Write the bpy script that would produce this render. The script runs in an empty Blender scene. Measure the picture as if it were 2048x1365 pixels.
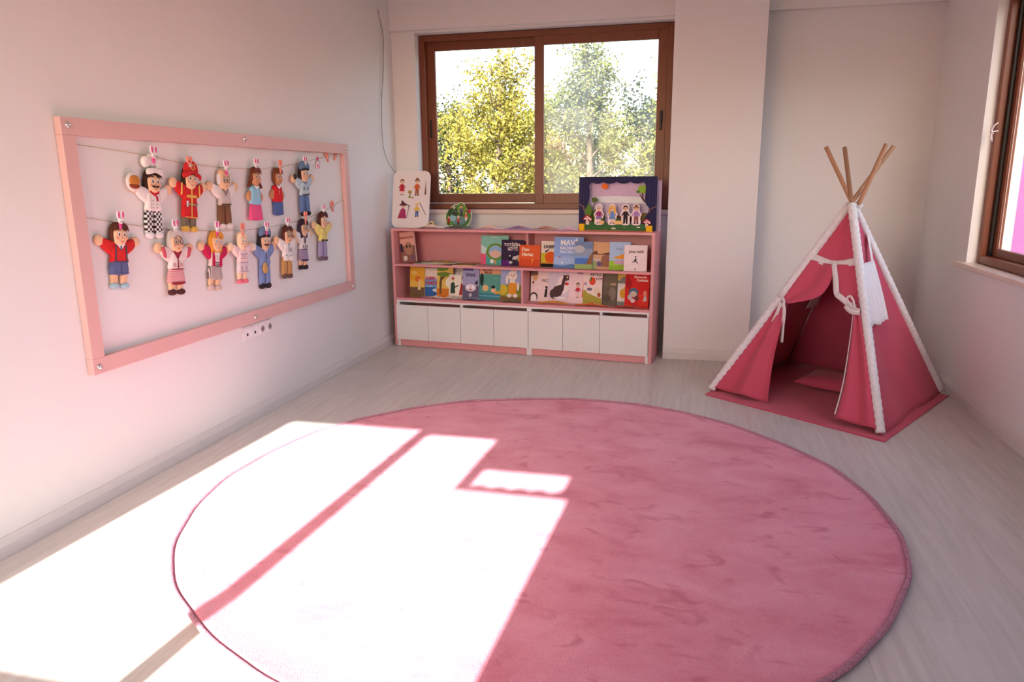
import bpy, bmesh, math, random
from mathutils import Vector, Matrix
from mathutils.geometry import tessellate_polygon

scene = bpy.context.scene
COL = scene.collection
rnd = random.Random(7)

# ------------------------------------------------------------------ camera
cam_data = bpy.data.cameras.new('camera')
cam_data.sensor_width = 36.0
cam_data.lens = 36.0 * 1464.08 / 2048.0
cam_data.clip_start = 0.02
cam_data.clip_end = 500
cam = bpy.data.objects.new('camera', cam_data)
COL.objects.link(cam)
yaw, pitch, roll = -0.2364, 0.2174, -0.0084
fwd = Vector((math.sin(yaw) * math.cos(pitch), math.cos(yaw) * math.cos(pitch), -math.sin(pitch)))
right = Vector((math.cos(yaw), -math.sin(yaw), 0))
up = right.cross(fwd)
r2 = math.cos(roll) * right + math.sin(roll) * up
u2 = -math.sin(roll) * right + math.cos(roll) * up
M = Matrix((r2, u2, -fwd)).transposed().to_4x4()
M.translation = Vector((2.5003, -6.1393, 1.4))
cam.matrix_world = M
scene.camera = cam

# ------------------------------------------------------------------ view
vs = scene.view_settings
vs.view_transform = 'Standard'
vs.look = 'None'
vs.gamma = 1.0
vs.use_curve_mapping = False
vs.exposure = -0.22
scene.display_settings.display_device = 'sRGB'
scene.cycles.max_bounces = 7
scene.cycles.diffuse_bounces = 4
scene.cycles.glossy_bounces = 2
scene.cycles.transmission_bounces = 4
scene.cycles.transparent_max_bounces = 12
scene.cycles.caustics_reflective = False
scene.cycles.caustics_refractive = False
scene.cycles.adaptive_threshold = 0.04

# ------------------------------------------------------------------ sky and sun
SUN_DIR = Vector((0.048, 1.0, -0.635)).normalized()     # travel direction of the light
SUN_STRENGTH = 23.0
SKY_STRENGTH = 1.25
world = bpy.data.worlds.new('sky')
scene.world = world
world.use_nodes = True
wn = world.node_tree
wn.nodes.clear()
sky = wn.nodes.new('ShaderNodeTexSky')
sky.sky_type = 'NISHITA'
sky.sun_disc = False
sky.sun_elevation = math.asin(-SUN_DIR.z)
sky.sun_rotation = math.atan2(-SUN_DIR.x, -SUN_DIR.y)
sky.altitude = 100
sky.air_density = 0.85
sky.dust_density = 1.6
sky.ozone_density = 1.0
bg = wn.nodes.new('ShaderNodeBackground')
bg.inputs['Strength'].default_value = SKY_STRENGTH
wout = wn.nodes.new('ShaderNodeOutputWorld')
haze = wn.nodes.new('ShaderNodeMix')          # uniform warm haze of the whole sky
haze.data_type = 'RGBA'; haze.blend_type = 'MULTIPLY'
haze.inputs['Factor'].default_value = 1.0
haze.inputs['B'].default_value = (1.13, 0.94, 0.80, 1.0)
wn.links.new(sky.outputs[0], haze.inputs['A'])
wn.links.new(haze.outputs['Result'], bg.inputs['Color'])
wn.links.new(bg.outputs[0], wout.inputs['Surface'])

sun_data = bpy.data.lights.new('sun', 'SUN')
sun_data.energy = SUN_STRENGTH
sun_data.angle = math.radians(0.6)
sun_data.color = (1.0, 0.955, 0.90)
sun = bpy.data.objects.new('sun', sun_data)
COL.objects.link(sun)
sun.rotation_euler = SUN_DIR.to_track_quat('-Z', 'Y').to_euler()
sun.location = (2, -12, 8)

# ================================================================== helpers
def srgb(r, g, b):
    def f(c):
        c /= 255.0
        return c / 12.92 if c <= 0.04045 else ((c + 0.055) / 1.055) ** 2.4
    return (f(r), f(g), f(b))

MATS = {}
def material(name, col, rough=0.6, vary=0.06, scale=8.0, bump=0.0, bscale=60.0, stretch=None, spec=0.4, metal=0.0, col2=None, sheen=0.0):
    if name in MATS:
        return MATS[name]
    m = bpy.data.materials.new(name)
    m.use_nodes = True
    nt = m.node_tree
    p = nt.nodes['Principled BSDF']
    p.inputs['Roughness'].default_value = rough
    p.inputs['Specular IOR Level'].default_value = spec
    p.inputs['Metallic'].default_value = metal
    if sheen:
        p.inputs['Sheen Weight'].default_value = sheen
    tc = nt.nodes.new('ShaderNodeTexCoord')
    mp = nt.nodes.new('ShaderNodeMapping')
    if stretch:
        mp.inputs['Scale'].default_value = stretch
    nt.links.new(tc.outputs['Object'], mp.inputs['Vector'])
    nz = nt.nodes.new('ShaderNodeTexNoise')
    nz.inputs['Scale'].default_value = scale
    nz.inputs['Detail'].default_value = 2
    nt.links.new(mp.outputs[0], nz.inputs['Vector'])
    ramp = nt.nodes.new('ShaderNodeValToRGB')
    c2 = col2 or tuple(min(1, c * (1 + vary)) for c in col)
    c1 = col if col2 else tuple(c * (1 - vary) for c in col)
    ramp.color_ramp.elements[0].position = 0.3
    ramp.color_ramp.elements[1].position = 0.7
    ramp.color_ramp.elements[0].color = (*c1, 1)
    ramp.color_ramp.elements[1].color = (*c2, 1)
    nt.links.new(nz.outputs['Fac'], ramp.inputs['Fac'])
    nt.links.new(ramp.outputs['Color'], p.inputs['Base Color'])
    if bump:
        nb = nt.nodes.new('ShaderNodeTexNoise')
        nb.inputs['Scale'].default_value = bscale
        nb.inputs['Detail'].default_value = 1
        nt.links.new(mp.outputs[0], nb.inputs['Vector'])
        bp = nt.nodes.new('ShaderNodeBump')
        bp.inputs['Strength'].default_value = bump
        bp.inputs['Distance'].default_value = 0.004
        nt.links.new(nb.outputs['Fac'], bp.inputs['Height'])
        nt.links.new(bp.outputs['Normal'], p.inputs['Normal'])
    MATS[name] = m
    return m

def paint(c):
    """small printed / dyed colour, c = sRGB 0..255"""
    return material('dye_%d_%d_%d' % c, srgb(*c), rough=0.7, vary=0.04, scale=40, spec=0.2)

def put(o, parent=None):
    COL.objects.link(o)
    if parent is not None:
        o.parent = parent
    return o

def tag(o, label=None, cat=None, group=None, kind=None):
    if label: o['label'] = label
    if cat: o['category'] = cat
    if group: o['group'] = group
    if kind: o['kind'] = kind
    return o

def empty(name, mat=None, label=None, cat=None, group=None):
    o = bpy.data.objects.new(name, None)
    o.empty_display_size = 0.05
    COL.objects.link(o)
    if mat is not None:
        o.matrix_world = mat
    return tag(o, label, cat, group)

class MB:
    """mesh builder"""
    def __init__(self):
        self.v, self.f, self.mi, self.mats = [], [], [], []
    def slot(self, m):
        if m not in self.mats: self.mats.append(m)
        return self.mats.index(m)
    def add(self, verts, faces, m=None):
        b = len(self.v)
        self.v += [tuple(p) for p in verts]
        self.f += [tuple(b + i for i in fc) for fc in faces]
        k = self.slot(m) if m is not None else 0
        self.mi += [k] * len(faces)
        return self
    def box(self, x0, x1, y0, y1, z0, z1, m=None):
        v = [(x, y, z) for z in (z0, z1) for y in (y0, y1) for x in (x0, x1)]
        return self.add(v, [(0, 2, 3, 1), (4, 5, 7, 6), (0, 1, 5, 4), (2, 6, 7, 3), (0, 4, 6, 2), (1, 3, 7, 5)], m)
    def slab(self, outer, z0, z1, holes=(), m=None, zf=None):
        loops = [list(outer)] + [list(h) for h in holes]
        tri = tessellate_polygon([[Vector((a, b, 0)) for a, b in L] for L in loops])
        flat = [q for L in loops for q in L]
        n = len(flat)
        g = zf or (lambda a, b: 0.0)
        vs_ = [(a, b, z0 + g(a, b)) for a, b in flat] + [(a, b, z1 + g(a, b)) for a, b in flat]
        fs = []
        for t in tri:
            A, B, Cc = [flat[i] for i in t]
            if (B[0] - A[0]) * (Cc[1] - A[1]) - (B[1] - A[1]) * (Cc[0] - A[0]) < 0:
                t = (t[0], t[2], t[1])
            fs.append(tuple(i + n for i in t))
            fs.append((t[0], t[2], t[1]))
        k = 0
        for li, L in enumerate(loops):
            area = sum(L[i][0] * L[(i + 1) % len(L)][1] - L[(i + 1) % len(L)][0] * L[i][1] for i in range(len(L)))
            flip = (area > 0) == (li > 0)
            for i in range(len(L)):
                a, b = k + i, k + (i + 1) % len(L)
                fs.append((b, a, a + n, b + n) if flip else (a, b, b + n, a + n))
            k += len(L)
        return self.add(vs_, fs, m)
    def puff(self, outline, t, m=None, z=0.0, back=0.25):
        n = len(outline)
        cx = sum(q[0] for q in outline) / n
        cy = sum(q[1] for q in outline) / n
        rings = [(1.0, 0.22), (0.95, 0.62), (0.85, 0.87), (0.65, 0.97), (0.3, 1.0)]
        vs_, fs = [], []
        for s, hh in rings:
            vs_ += [(cx + (a - cx) * s, cy + (b - cy) * s, z + hh * t) for a, b in outline]
        vs_.append((cx, cy, z + t))
        top = len(vs_) - 1
        area = sum(outline[i][0] * outline[(i + 1) % n][1] - outline[(i + 1) % n][0] * outline[i][1] for i in range(n))
        for k in range(len(rings) - 1):
            for i in range(n):
                j = (i + 1) % n
                q = (k * n + i, k * n + j, (k + 1) * n + j, (k + 1) * n + i)
                fs.append(q if area > 0 else q[::-1])
        L = (len(rings) - 1) * n
        for i in range(n):
            q = (L + i, L + (i + 1) % n, top)
            fs.append(q if area > 0 else q[::-1])
        vs_ += [(cx + (a - cx) * .96, cy + (b - cy) * .96, z) for a, b in outline]
        B = top + 1
        for i in range(n):
            j = (i + 1) % n
            q = (B + i, B + j, j, i)
            fs.append(q if area > 0 else q[::-1])
        bk = tuple(range(B, B + n))
        fs.append(bk[::-1] if area > 0 else bk)
        return self.add(vs_, fs, m)
    def tube(self, pts, r, n=8, m=None, caps=True):
        pts = [Vector(p) for p in pts]
        vs_, fs = [], []
        prev = None
        for i, p in enumerate(pts):
            a = pts[max(i - 1, 0)]; b = pts[min(i + 1, len(pts) - 1)]
            d = (b - a).normalized()
            if prev is None:
                ref = Vector((0, 0, 1)) if abs(d.z) < .9 else Vector((1, 0, 0))
                x = d.cross(ref).normalized()
            else:
                x = (prev - d * prev.dot(d)).normalized()
            prev = x
            y = d.cross(x)
            rr = r[i] if isinstance(r, (list, tuple)) else r
            for k in range(n):
                t = 2 * math.pi * k / n
                vs_.append(p + x * (math.cos(t) * rr) + y * (math.sin(t) * rr))
        for i in range(len(pts) - 1):
            for k in range(n):
                k2 = (k + 1) % n
                fs.append((i * n + k, i * n + k2, (i + 1) * n + k2, (i + 1) * n + k))
        if caps:
            fs.append(tuple(range(n))[::-1])
            fs.append(tuple((len(pts) - 1) * n + k for k in range(n)))
        return self.add(vs_, fs, m)
    def grid(self, rows, m=None, closed=False):
        nr, nc = len(rows), len(rows[0])
        vs_ = [p for r in rows for p in r]
        fs = []
        for i in range(nr - 1):
            for j in range(nc - 1 if not closed else nc):
                j2 = (j + 1) % nc
                fs.append((i * nc + j, i * nc + j2, (i + 1) * nc + j2, (i + 1) * nc + j))
        return self.add(vs_, fs, m)
    def lathe(self, prof, n=16, m=None, axis='z', cx=0, cy=0):
        rows = []
        for r, z in prof:
            rows.append([(cx + r * math.cos(2 * math.pi * k / n), cy + r * math.sin(2 * math.pi * k / n), z) for k in range(n)])
        self.grid(rows, m, closed=True)
        return self
    def obj(self, name, m=None, parent=None, smooth=False, bevel=0.0, solid=0.0, recalc=False):
        me = bpy.data.meshes.new(name)
        me.from_pydata(self.v, [], self.f)
        ms = self.mats or ([m] if m else [])
        for q in ms: me.materials.append(q)
        if self.mats:
            me.polygons.foreach_set('material_index', self.mi)
        if smooth:
            me.polygons.foreach_set('use_smooth', [True] * len(me.polygons))
        if recalc:
            bm = bmesh.new(); bm.from_mesh(me)
            bmesh.ops.recalc_face_normals(bm, faces=bm.faces); bm.to_mesh(me); bm.free()
        me.update()
        o = bpy.data.objects.new(name, me)
        put(o, parent)
        if bevel:
            b = o.modifiers.new('bevel', 'BEVEL'); b.width = bevel; b.segments = 2; b.limit_method = 'ANGLE'
        if solid:
            s = o.modifiers.new('solid', 'SOLIDIFY'); s.thickness = solid; s.offset = 0
        return o

def ell(cx, cy, rx, ry, n=18, a0=0.0, a1=2 * math.pi):
    full = abs(a1 - a0 - 2 * math.pi) < 1e-6
    k = n if full else n - 1
    return [(cx + rx * math.cos(a0 + (a1 - a0) * i / k), cy + ry * math.sin(a0 + (a1 - a0) * i / k)) for i in range(n)]

def rrect(x0, y0, x1, y1, r, n=6):
    out = []
    for cx, cy, a in ((x1 - r, y1 - r, 0), (x0 + r, y1 - r, 90), (x0 + r, y0 + r, 180), (x1 - r, y0 + r, 270)):
        for i in range(n):
            t = math.radians(a + 90 * i / (n - 1))
            out.append((cx + r * math.cos(t), cy + r * math.sin(t)))
    return out

def smooth_loop(pts, k=4):
    n = len(pts); out = []
    for i in range(n):
        p0, p1, p2, p3 = pts[i - 1], pts[i], pts[(i + 1) % n], pts[(i + 2) % n]
        for j in range(k):
            t = j / k
            out.append(tuple(0.5 * (2 * p1[c] + (p2[c] - p0[c]) * t + (2 * p0[c] - 5 * p1[c] + 4 * p2[c] - p3[c]) * t * t
                                    + (3 * p1[c] - p0[c] - 3 * p2[c] + p3[c]) * t ** 3) for c in (0, 1)))
    return out

def spline(pts, k=6):
    out = []
    n = len(pts)
    for i in range(n - 1):
        p0, p1, p2, p3 = pts[max(i - 1, 0)], pts[i], pts[i + 1], pts[min(i + 2, n - 1)]
        for j in range(k):
            t = j / k
            out.append(tuple(0.5 * (2 * p1[c] + (p2[c] - p0[c]) * t + (2 * p0[c] - 5 * p1[c] + 4 * p2[c] - p3[c]) * t * t
                                    + (3 * p1[c] - p0[c] - 3 * p2[c] + p3[c]) * t ** 3) for c in range(len(p1))))
    out.append(tuple(pts[-1]))
    return out

def resample(pts, n):
    L = [0.0]
    for a, b in zip(pts, pts[1:]):
        L.append(L[-1] + math.dist(a, b))
    out = []
    for i in range(n):
        t = L[-1] * i / (n - 1)
        k = max(j for j in range(len(L)) if L[j] <= t + 1e-12)
        if k >= len(pts) - 1: out.append(tuple(pts[-1])); continue
        s = (t - L[k]) / max(L[k + 1] - L[k], 1e-9)
        out.append(tuple(pts[k][c] + (pts[k + 1][c] - pts[k][c]) * s for c in range(len(pts[0]))))
    return out

# ---- flat print: primitives in metres on the local XY plane, layered
def text_geo(s, size, align='LEFT', shear=0.0):
    cu = bpy.data.curves.new('lettering', 'FONT')
    cu.body = s; cu.size = size; cu.align_x = align; cu.shear = shear
    cu.resolution_u = 2
    cu.offset = size * 0.03
    ob = bpy.data.objects.new('lettering', cu)
    me = bpy.data.meshes.new_from_object(ob)
    v = [(q.co.x, q.co.y) for q in me.vertices]
    f = [tuple(p.vertices) for p in me.polygons]
    bpy.data.objects.remove(ob); bpy.data.curves.remove(cu); bpy.data.meshes.remove(me)
    return v, f

def clip01(P):
    for ax, lim, sg in ((0, 0.004, 1), (0, .996, -1), (1, 0.003, 1), (1, .997, -1)):
        out = []
        for i in range(len(P)):
            a, b = P[i - 1], P[i]
            ia, ib = sg * (a[ax] - lim) >= 0, sg * (b[ax] - lim) >= 0
            if ia != ib:
                t = (lim - a[ax]) / (b[ax] - a[ax])
                out.append((a[0] + (b[0] - a[0]) * t, a[1] + (b[1] - a[1]) * t))
            if ib: out.append(b)
        P = out
        if len(P) < 3: return []
    return P

def print_layer(name, prims, W, H, parent, z0, step=0.00018, clip=False):
    """prims in 0..1 of W x H, origin at lower left"""
    mb = MB(); z = z0
    for pr in prims:
        k = pr[0]; z += step
        if k == 'rect':
            _, x0, y0, x1, y1, c = pr
            P = [(x0, y0), (x1, y0), (x1, y1), (x0, y1)]
        elif k == 'ell':
            _, cx, cy, rx, ry, c = pr
            P = ell(cx, cy, rx, ry, 16)
        elif k == 'poly':
            _, P, c = pr
        elif k == 'text':
            _, s, x, y, size, c = pr[:6]
            al = pr[6] if len(pr) > 6 else 'LEFT'
            v, f = text_geo(s, size * H, al)
            mb.add([(x * W + a, y * H + b, z) for a, b in v], f, paint(c))
            continue
        if clip:
            P = clip01(P)
            if not P: continue
        P = [(a * W, b * H) for a, b in P]
        tri = tessellate_polygon([[Vector((a, b, 0)) for a, b in P]])
        fs = []
        for t in tri:
            A, B, Cc = [P[i] for i in t]
            if (B[0] - A[0]) * (Cc[1] - A[1]) - (B[1] - A[1]) * (Cc[0] - A[0]) < 0: t = (t[0], t[2], t[1])
            fs.append(tuple(t))
        mb.add([(a, b, z) for a, b in P], fs, paint(c))
    return mb.obj(name, None, parent)

def small_person(cx, y0, h, top, low, hair, skin=(236, 190, 160), skirt=False, asp=1.0, hat=None):
    """prims of a small drawn person; asp = H/W of the sheet"""
    w = h * asp
    P = []
    if skirt:
        P.append(('rect', cx - .07 * w, y0 + .02 * h, cx - .02 * w, y0 + .3 * h, skin))
        P.append(('rect', cx + .02 * w, y0 + .02 * h, cx + .07 * w, y0 + .3 * h, skin))
        P.append(('poly', [(cx - .2 * w, y0 + .24 * h), (cx + .2 * w, y0 + .24 * h), (cx + .09 * w, y0 + .55 * h), (cx - .09 * w, y0 + .55 * h)], low))
    else:
        P.append(('poly', [(cx - .12 * w, y0 + .04 * h), (cx - .02 * w, y0 + .04 * h), (cx, y0 + .3 * h), (cx + .02 * w, y0 + .04 * h), (cx + .12 * w, y0 + .04 * h), (cx + .12 * w, y0 + .45 * h), (cx - .12 * w, y0 + .45 * h)], low))
    P.append(('ell', cx - .08 * w, y0 + .025 * h, .06 * w, .025 * h, (60, 45, 40)))
    P.append(('ell', cx + .08 * w, y0 + .025 * h, .06 * w, .025 * h, (60, 45, 40)))
    P.append(('poly', [(cx - .12 * w, y0 + .4 * h), (cx + .12 * w, y0 + .4 * h), (cx + .1 * w, y0 + .68 * h), (cx - .1 * w, y0 + .68 * h)], top))
    P.append(('poly', [(cx - .1 * w, y0 + .67 * h), (cx - .24 * w, y0 + .44 * h), (cx - .19 * w, y0 + .41 * h), (cx - .06 * w, y0 + .58 * h)], top))
    P.append(('poly', [(cx + .1 * w, y0 + .67 * h), (cx + .24 * w, y0 + .44 * h), (cx + .19 * w, y0 + .41 * h), (cx + .06 * w, y0 + .58 * h)], top))
    P.append(('ell', cx - .215 * w, y0 + .415 * h, .035 * w, .03 * h, skin))
    P.append(('ell', cx + .215 * w, y0 + .415 * h, .035 * w, .03 * h, skin))
    P.append(('ell', cx, y0 + .86 * h, .14 * w, .14 * h, hair))
    P.append(('ell', cx, y0 + .81 * h, .11 * w, .11 * h, skin))
    P.append(('ell', cx - .04 * w, y0 + .82 * h, .014 * w, .016 * h, (50, 35, 30)))
    P.append(('ell', cx + .04 * w, y0 + .82 * h, .014 * w, .016 * h, (50, 35, 30)))
    P.append(('rect', cx - .03 * w, y0 + .755 * h, cx + .03 * w, y0 + .77 * h, (190, 80, 80)))
    if hat:
        P.append(('poly', [(cx - .22 * w, y0 + .88 * h), (cx + .22 * w, y0 + .88 * h), (cx + .1 * w, y0 + .93 * h), (cx + .06 * w, y0 + 1.04 * h), (cx - .06 * w, y0 + 1.04 * h), (cx - .1 * w, y0 + .93 * h)], hat))
    return P

# ================================================================== materials of the room
M_WALL = material('wall_paint', (0.83, 0.81, 0.80), rough=0.75, vary=0.012, scale=1.5, spec=0.25)
M_CEIL = material('ceiling_paint', (0.82, 0.80, 0.79), rough=0.9, vary=0.01)
M_BASE = material('baseboard_white', (0.72, 0.69, 0.68), rough=0.45, vary=0.02)
M_BROWN = material('window_frame_brown', srgb(120, 60, 34), rough=0.38, vary=0.10, scale=6, stretch=(14, 14, 1), spec=0.5)
M_BLACK = material('black_plastic', srgb(26, 22, 24), rough=0.4, vary=0.1)
M_SILL = material('marble_sill', srgb(226, 204, 192), rough=0.25, vary=0.05, scale=5)
M_PINK = material('pink_lacquer', (0.72, 0.31, 0.325), rough=0.38, vary=0.03, scale=3, spec=0.45)
M_PINKFRAME = material('pink_frame_lacquer', (0.74, 0.455, 0.43), rough=0.42, vary=0.03, scale=3, spec=0.45)
M_DOORWHITE = material('white_laminate', (0.80, 0.77, 0.77), rough=0.35, vary=0.01, scale=3)
M_STEEL = material('steel', (0.72, 0.70, 0.68), rough=0.28, vary=0.03, metal=1.0)
M_TENT = material('tent_fabric', (0.57, 0.085, 0.142), rough=0.85, vary=0.05, scale=5, bump=0.10, bscale=500, spec=0.15, sheen=0.15)
M_TRIM = material('white_cotton_trim', (0.80, 0.75, 0.75), rough=0.9, vary=0.08, scale=60, bump=0.5, bscale=140, spec=0.1)
M_RIBBON = material('white_ribbon', (0.80, 0.72, 0.72), rough=0.85, vary=0.03, scale=30, spec=0.1)
M_POLE = material('pine_pole', srgb(186, 138, 104), rough=0.55, vary=0.12, scale=12, stretch=(20, 20, 1.2))
M_STRING = material('hemp_string', srgb(205, 180, 150), rough=0.9, vary=0.1, scale=200)

def plank_material():
    m = bpy.data.materials.new('pale_oak_laminate')
    m.use_nodes = True
    nt = m.node_tree; p = nt.nodes['Principled BSDF']
    p.inputs['Roughness'].default_value = 0.36
    p.inputs['Specular IOR Level'].default_value = 0.35
    tc = nt.nodes.new('ShaderNodeTexCoord')
    oi = nt.nodes.new('ShaderNodeObjectInfo')
    ad = nt.nodes.new('ShaderNodeVectorMath'); ad.operation = 'ADD'
    sc = nt.nodes.new('ShaderNodeVectorMath'); sc.operation = 'SCALE'; sc.inputs['Scale'].default_value = 37.0
    cb = nt.nodes.new('ShaderNodeCombineXYZ')
    nt.links.new(oi.outputs['Random'], cb.inputs[0]); nt.links.new(oi.outputs['Random'], cb.inputs[1])
    nt.links.new(cb.outputs[0], sc.inputs[0])
    nt.links.new(tc.outputs['Object'], ad.inputs[0]); nt.links.new(sc.outputs[0], ad.inputs[1])
    mp = nt.nodes.new('ShaderNodeMapping'); mp.inputs['Scale'].default_value = (16, 1.1, 1)
    nt.links.new(ad.outputs[0], mp.inputs['Vector'])
    nz = nt.nodes.new('ShaderNodeTexNoise'); nz.inputs['Scale'].default_value = 2.2; nz.inputs['Detail'].default_value = 4
    nt.links.new(mp.outputs[0], nz.inputs['Vector'])
    rp = nt.nodes.new('ShaderNodeValToRGB')
    rp.color_ramp.elements[0].position = .28; rp.color_ramp.elements[0].color = (0.565, 0.53, 0.50, 1)
    rp.color_ramp.elements[1].position = .74; rp.color_ramp.elements[1].color = (0.685, 0.655, 0.63, 1)
    nt.links.new(nz.outputs['Fac'], rp.inputs['Fac'])
    hs = nt.nodes.new('ShaderNodeHueSaturation')
    mr = nt.nodes.new('ShaderNodeMapRange'); mr.inputs['To Min'].default_value = .96; mr.inputs['To Max'].default_value = 1.03
    nt.links.new(oi.outputs['Random'], mr.inputs['Value']); nt.links.new(mr.outputs[0], hs.inputs['Value'])
    nt.links.new(rp.outputs['Color'], hs.inputs['Color']); nt.links.new(hs.outputs['Color'], p.inputs['Base Color'])
    return m
M_PLANK = plank_material()
M_SUBFLOOR = material('floor_joint_dark', (0.40, 0.37, 0.35), rough=0.8)

def glass_material(name, tint, gloss=0.008, dust=0.0):
    m = bpy.data.materials.new(name); m.use_nodes = True
    nt = m.node_tree; nt.nodes.clear()
    out = nt.nodes.new('ShaderNodeOutputMaterial')
    tr = nt.nodes.new('ShaderNodeBsdfTransparent'); tr.inputs['Color'].default_value = (*tint, 1)
    gl = nt.nodes.new('ShaderNodeBsdfGlossy'); gl.inputs['Roughness'].default_value = 0.02
    mx = nt.nodes.new('ShaderNodeMixShader'); mx.inputs['Fac'].default_value = gloss
    nt.links.new(tr.outputs[0], mx.inputs[1]); nt.links.new(gl.outputs[0], mx.inputs[2])
    last = mx
    if dust:
        tc = nt.nodes.new('ShaderNodeTexCoord')
        nz = nt.nodes.new('ShaderNodeTexNoise'); nz.inputs['Scale'].default_value = 2.6; nz.inputs['Detail'].default_value = 6
        nt.links.new(tc.outputs['Object'], nz.inputs['Vector'])
        mr = nt.nodes.new('ShaderNodeMapRange')
        mr.inputs['From Min'].default_value = .35; mr.inputs['From Max'].default_value = .75
        mr.inputs['To Min'].default_value = dust * .3; mr.inputs['To Max'].default_value = dust * 1.6
        nt.links.new(nz.outputs['Fac'], mr.inputs['Value'])
        tl = nt.nodes.new('ShaderNodeBsdfTranslucent'); tl.inputs['Color'].default_value = (.9, .9, .92, 1)
        m2 = nt.nodes.new('ShaderNodeMixShader')
        nt.links.new(mr.outputs[0], m2.inputs['Fac'])
        nt.links.new(mx.outputs[0], m2.inputs[1]); nt.links.new(tl.outputs[0], m2.inputs[2])
        last = m2
    nt.links.new(last.outputs[0], out.inputs['Surface'])
    return m
M_GLASS = glass_material('window_glass', (.94, .96, .95))
M_GLASS_DUSTY = glass_material('dusty_window_glass', (.92, .94, .93), dust=0.10)

# ================================================================== room shell
RX = 4.212          # inner face of the right wall
YR = -6.35          # inner face of the wall behind the viewer
ZC = 3.00           # ceiling

def structure(name, mb, m, parent=None, bevel=0.0, smooth=False):
    o = mb.obj(name, m, parent, bevel=bevel, smooth=smooth)
    if parent is None: tag(o, kind='structure')
    return o

# floor: slab + planks
floor = structure('floor', MB().box(-.2, RX + .2, -6.48, .25, -.12, -.0105), M_SUBFLOOR)
PW, PL = 0.192, 1.285
pm = MB().box(-PW / 2 + .0002, PW / 2 - .0002, -PL / 2 + .0002, PL / 2 - .0002, -.010, 0.0).obj('plank', M_PLANK)
plank_mesh = pm.data
bpy.data.objects.remove(pm)
x = 0.0; k = 0
while x < RX - .001:
    off = (k * .47) % 1.0 * PL
    y = -6.35 - off
    w = min(PW, RX - x)
    while y < 0.0:
        y0, y1 = max(y, -6.35), min(y + PL, 0.0)
        if y1 - y0 > .02:
            if y1 - y0 > PL - .001 and w > PW - .001:
                o = bpy.data.objects.new('plank', plank_mesh)
            else:
                mm = MB().box(-w / 2 + .0002, w / 2 - .0002, -(y1 - y0) / 2 + .0002, (y1 - y0) / 2 - .0002, -.010, 0.0)
                me = bpy.data.meshes.new('plank'); me.from_pydata(mm.v, [], mm.f); me.materials.append(M_PLANK)
                o = bpy.data.objects.new('plank', me)
            put(o, floor)
            o.location = (x + w / 2, (y0 + y1) / 2, 0)
        y += PL
    x += PW; k += 1

structure('ceiling', MB().box(-.2, RX + .25, -6.48, .25, ZC, ZC + .15), M_CEIL)
structure('wall_left', MB().box(-.2, 0, -6.48, .25, -.1, ZC), M_WALL)

# back wall with the window opening, the pier and the lintels
WX0, WX1, WZ0, WZ1 = .207, 2.325, 1.150, 2.590
bw = MB()
bw.box(0, WX0 - .002, 0, .24, -.1, ZC)
bw.box(WX1 + .002, RX, 0, .24, -.1, ZC)
bw.box(WX0 - .002, WX1 + .002, 0, .24, -.1, WZ0 - .035)
bw.box(WX0 - .002, WX1 + .002, 0, .24, WZ1 + .004, ZC)
structure('wall_back', bw, M_WALL)
structure('trim_1', MB().box(2.3375, 2.983, -.351, -.0005, -.1, ZC), M_WALL, bevel=.003)      # pier
lin = MB().box(2.9835, RX, -.07, -.0005, 2.600, ZC)
structure('trim_2', lin, M_WALL, bevel=.003)
structure('trim_3', MB().box(.0005, 2.337, -.05, -.0005, 2.612, ZC), M_WALL, bevel=.003)

# right wall with opening
RWY0, RWY1, RWZ0, RWZ1 = -4.30, -.975, .865, 2.50
rw = MB()
rw.box(RX, RX + .24, RWY1, .24, -.1, ZC)
rw.box(RX, RX + .24, -6.48, RWY0, -.1, ZC)
rw.box(RX, RX + .24, RWY0, RWY1, -.1, RWZ0 - .03)
rw.box(RX, RX + .24, RWY0, RWY1, RWZ1, ZC)
structure('wall_right', rw, M_WALL)

# wall behind the viewer with the sunny window
FX0, FX1, FZ0, FZ1 = .005, 1.935, 1.083, 2.70
fw = MB()
fw.box(0, FX0, -6.48, YR, -.1, ZC)
fw.box(FX1, RX, -6.48, YR, -.1, ZC)
fw.box(FX0, FX1, -6.48, YR, -.1, FZ0)
fw.box(FX0, FX1, -6.48, YR, FZ1, ZC)
structure('wall_front', fw, M_WALL)

# baseboards
def baseboard(name, p0, p1, nrm):
    """profile swept from p0 to p1, nrm points into the room"""
    prof = [(0, 0), (.016, 0), (.016, .050), (.011, .064), (.005, .078), (0, .080)]
    mb = MB(); d = Vector(p1) - Vector(p0); n = Vector(nrm)
    rows = []
    for q in (Vector(p0), Vector(p1)):
        rows.append([q + n * a + Vector((0, 0, b)) for a, b in prof])
    mb.grid(rows)
    mb.add(rows[0], [tuple(range(len(prof)))]); mb.add(rows[1], [tuple(range(len(prof)))[::-1]])
    o = mb.obj(name, M_BASE, recalc=True)
    tag(o, kind='structure')
baseboard('baseboard_left', (.0005, -6.34, .0005), (.0005, -.001, .0005), (1, 0, 0))
baseboard('baseboard_right', (RX - .0005, -6.34, .0005), (RX - .0005, -.02, .0005), (-1, 0, 0))
baseboard('baseboard_back', (2.999, -.0008, .0005), (RX - .018, -.0008, .0005), (0, -1, 0))
baseboard('baseboard_pier', (2.3385, -.3515, .0005), (2.982, -.3515, .0005), (0, -1, 0))

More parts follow.
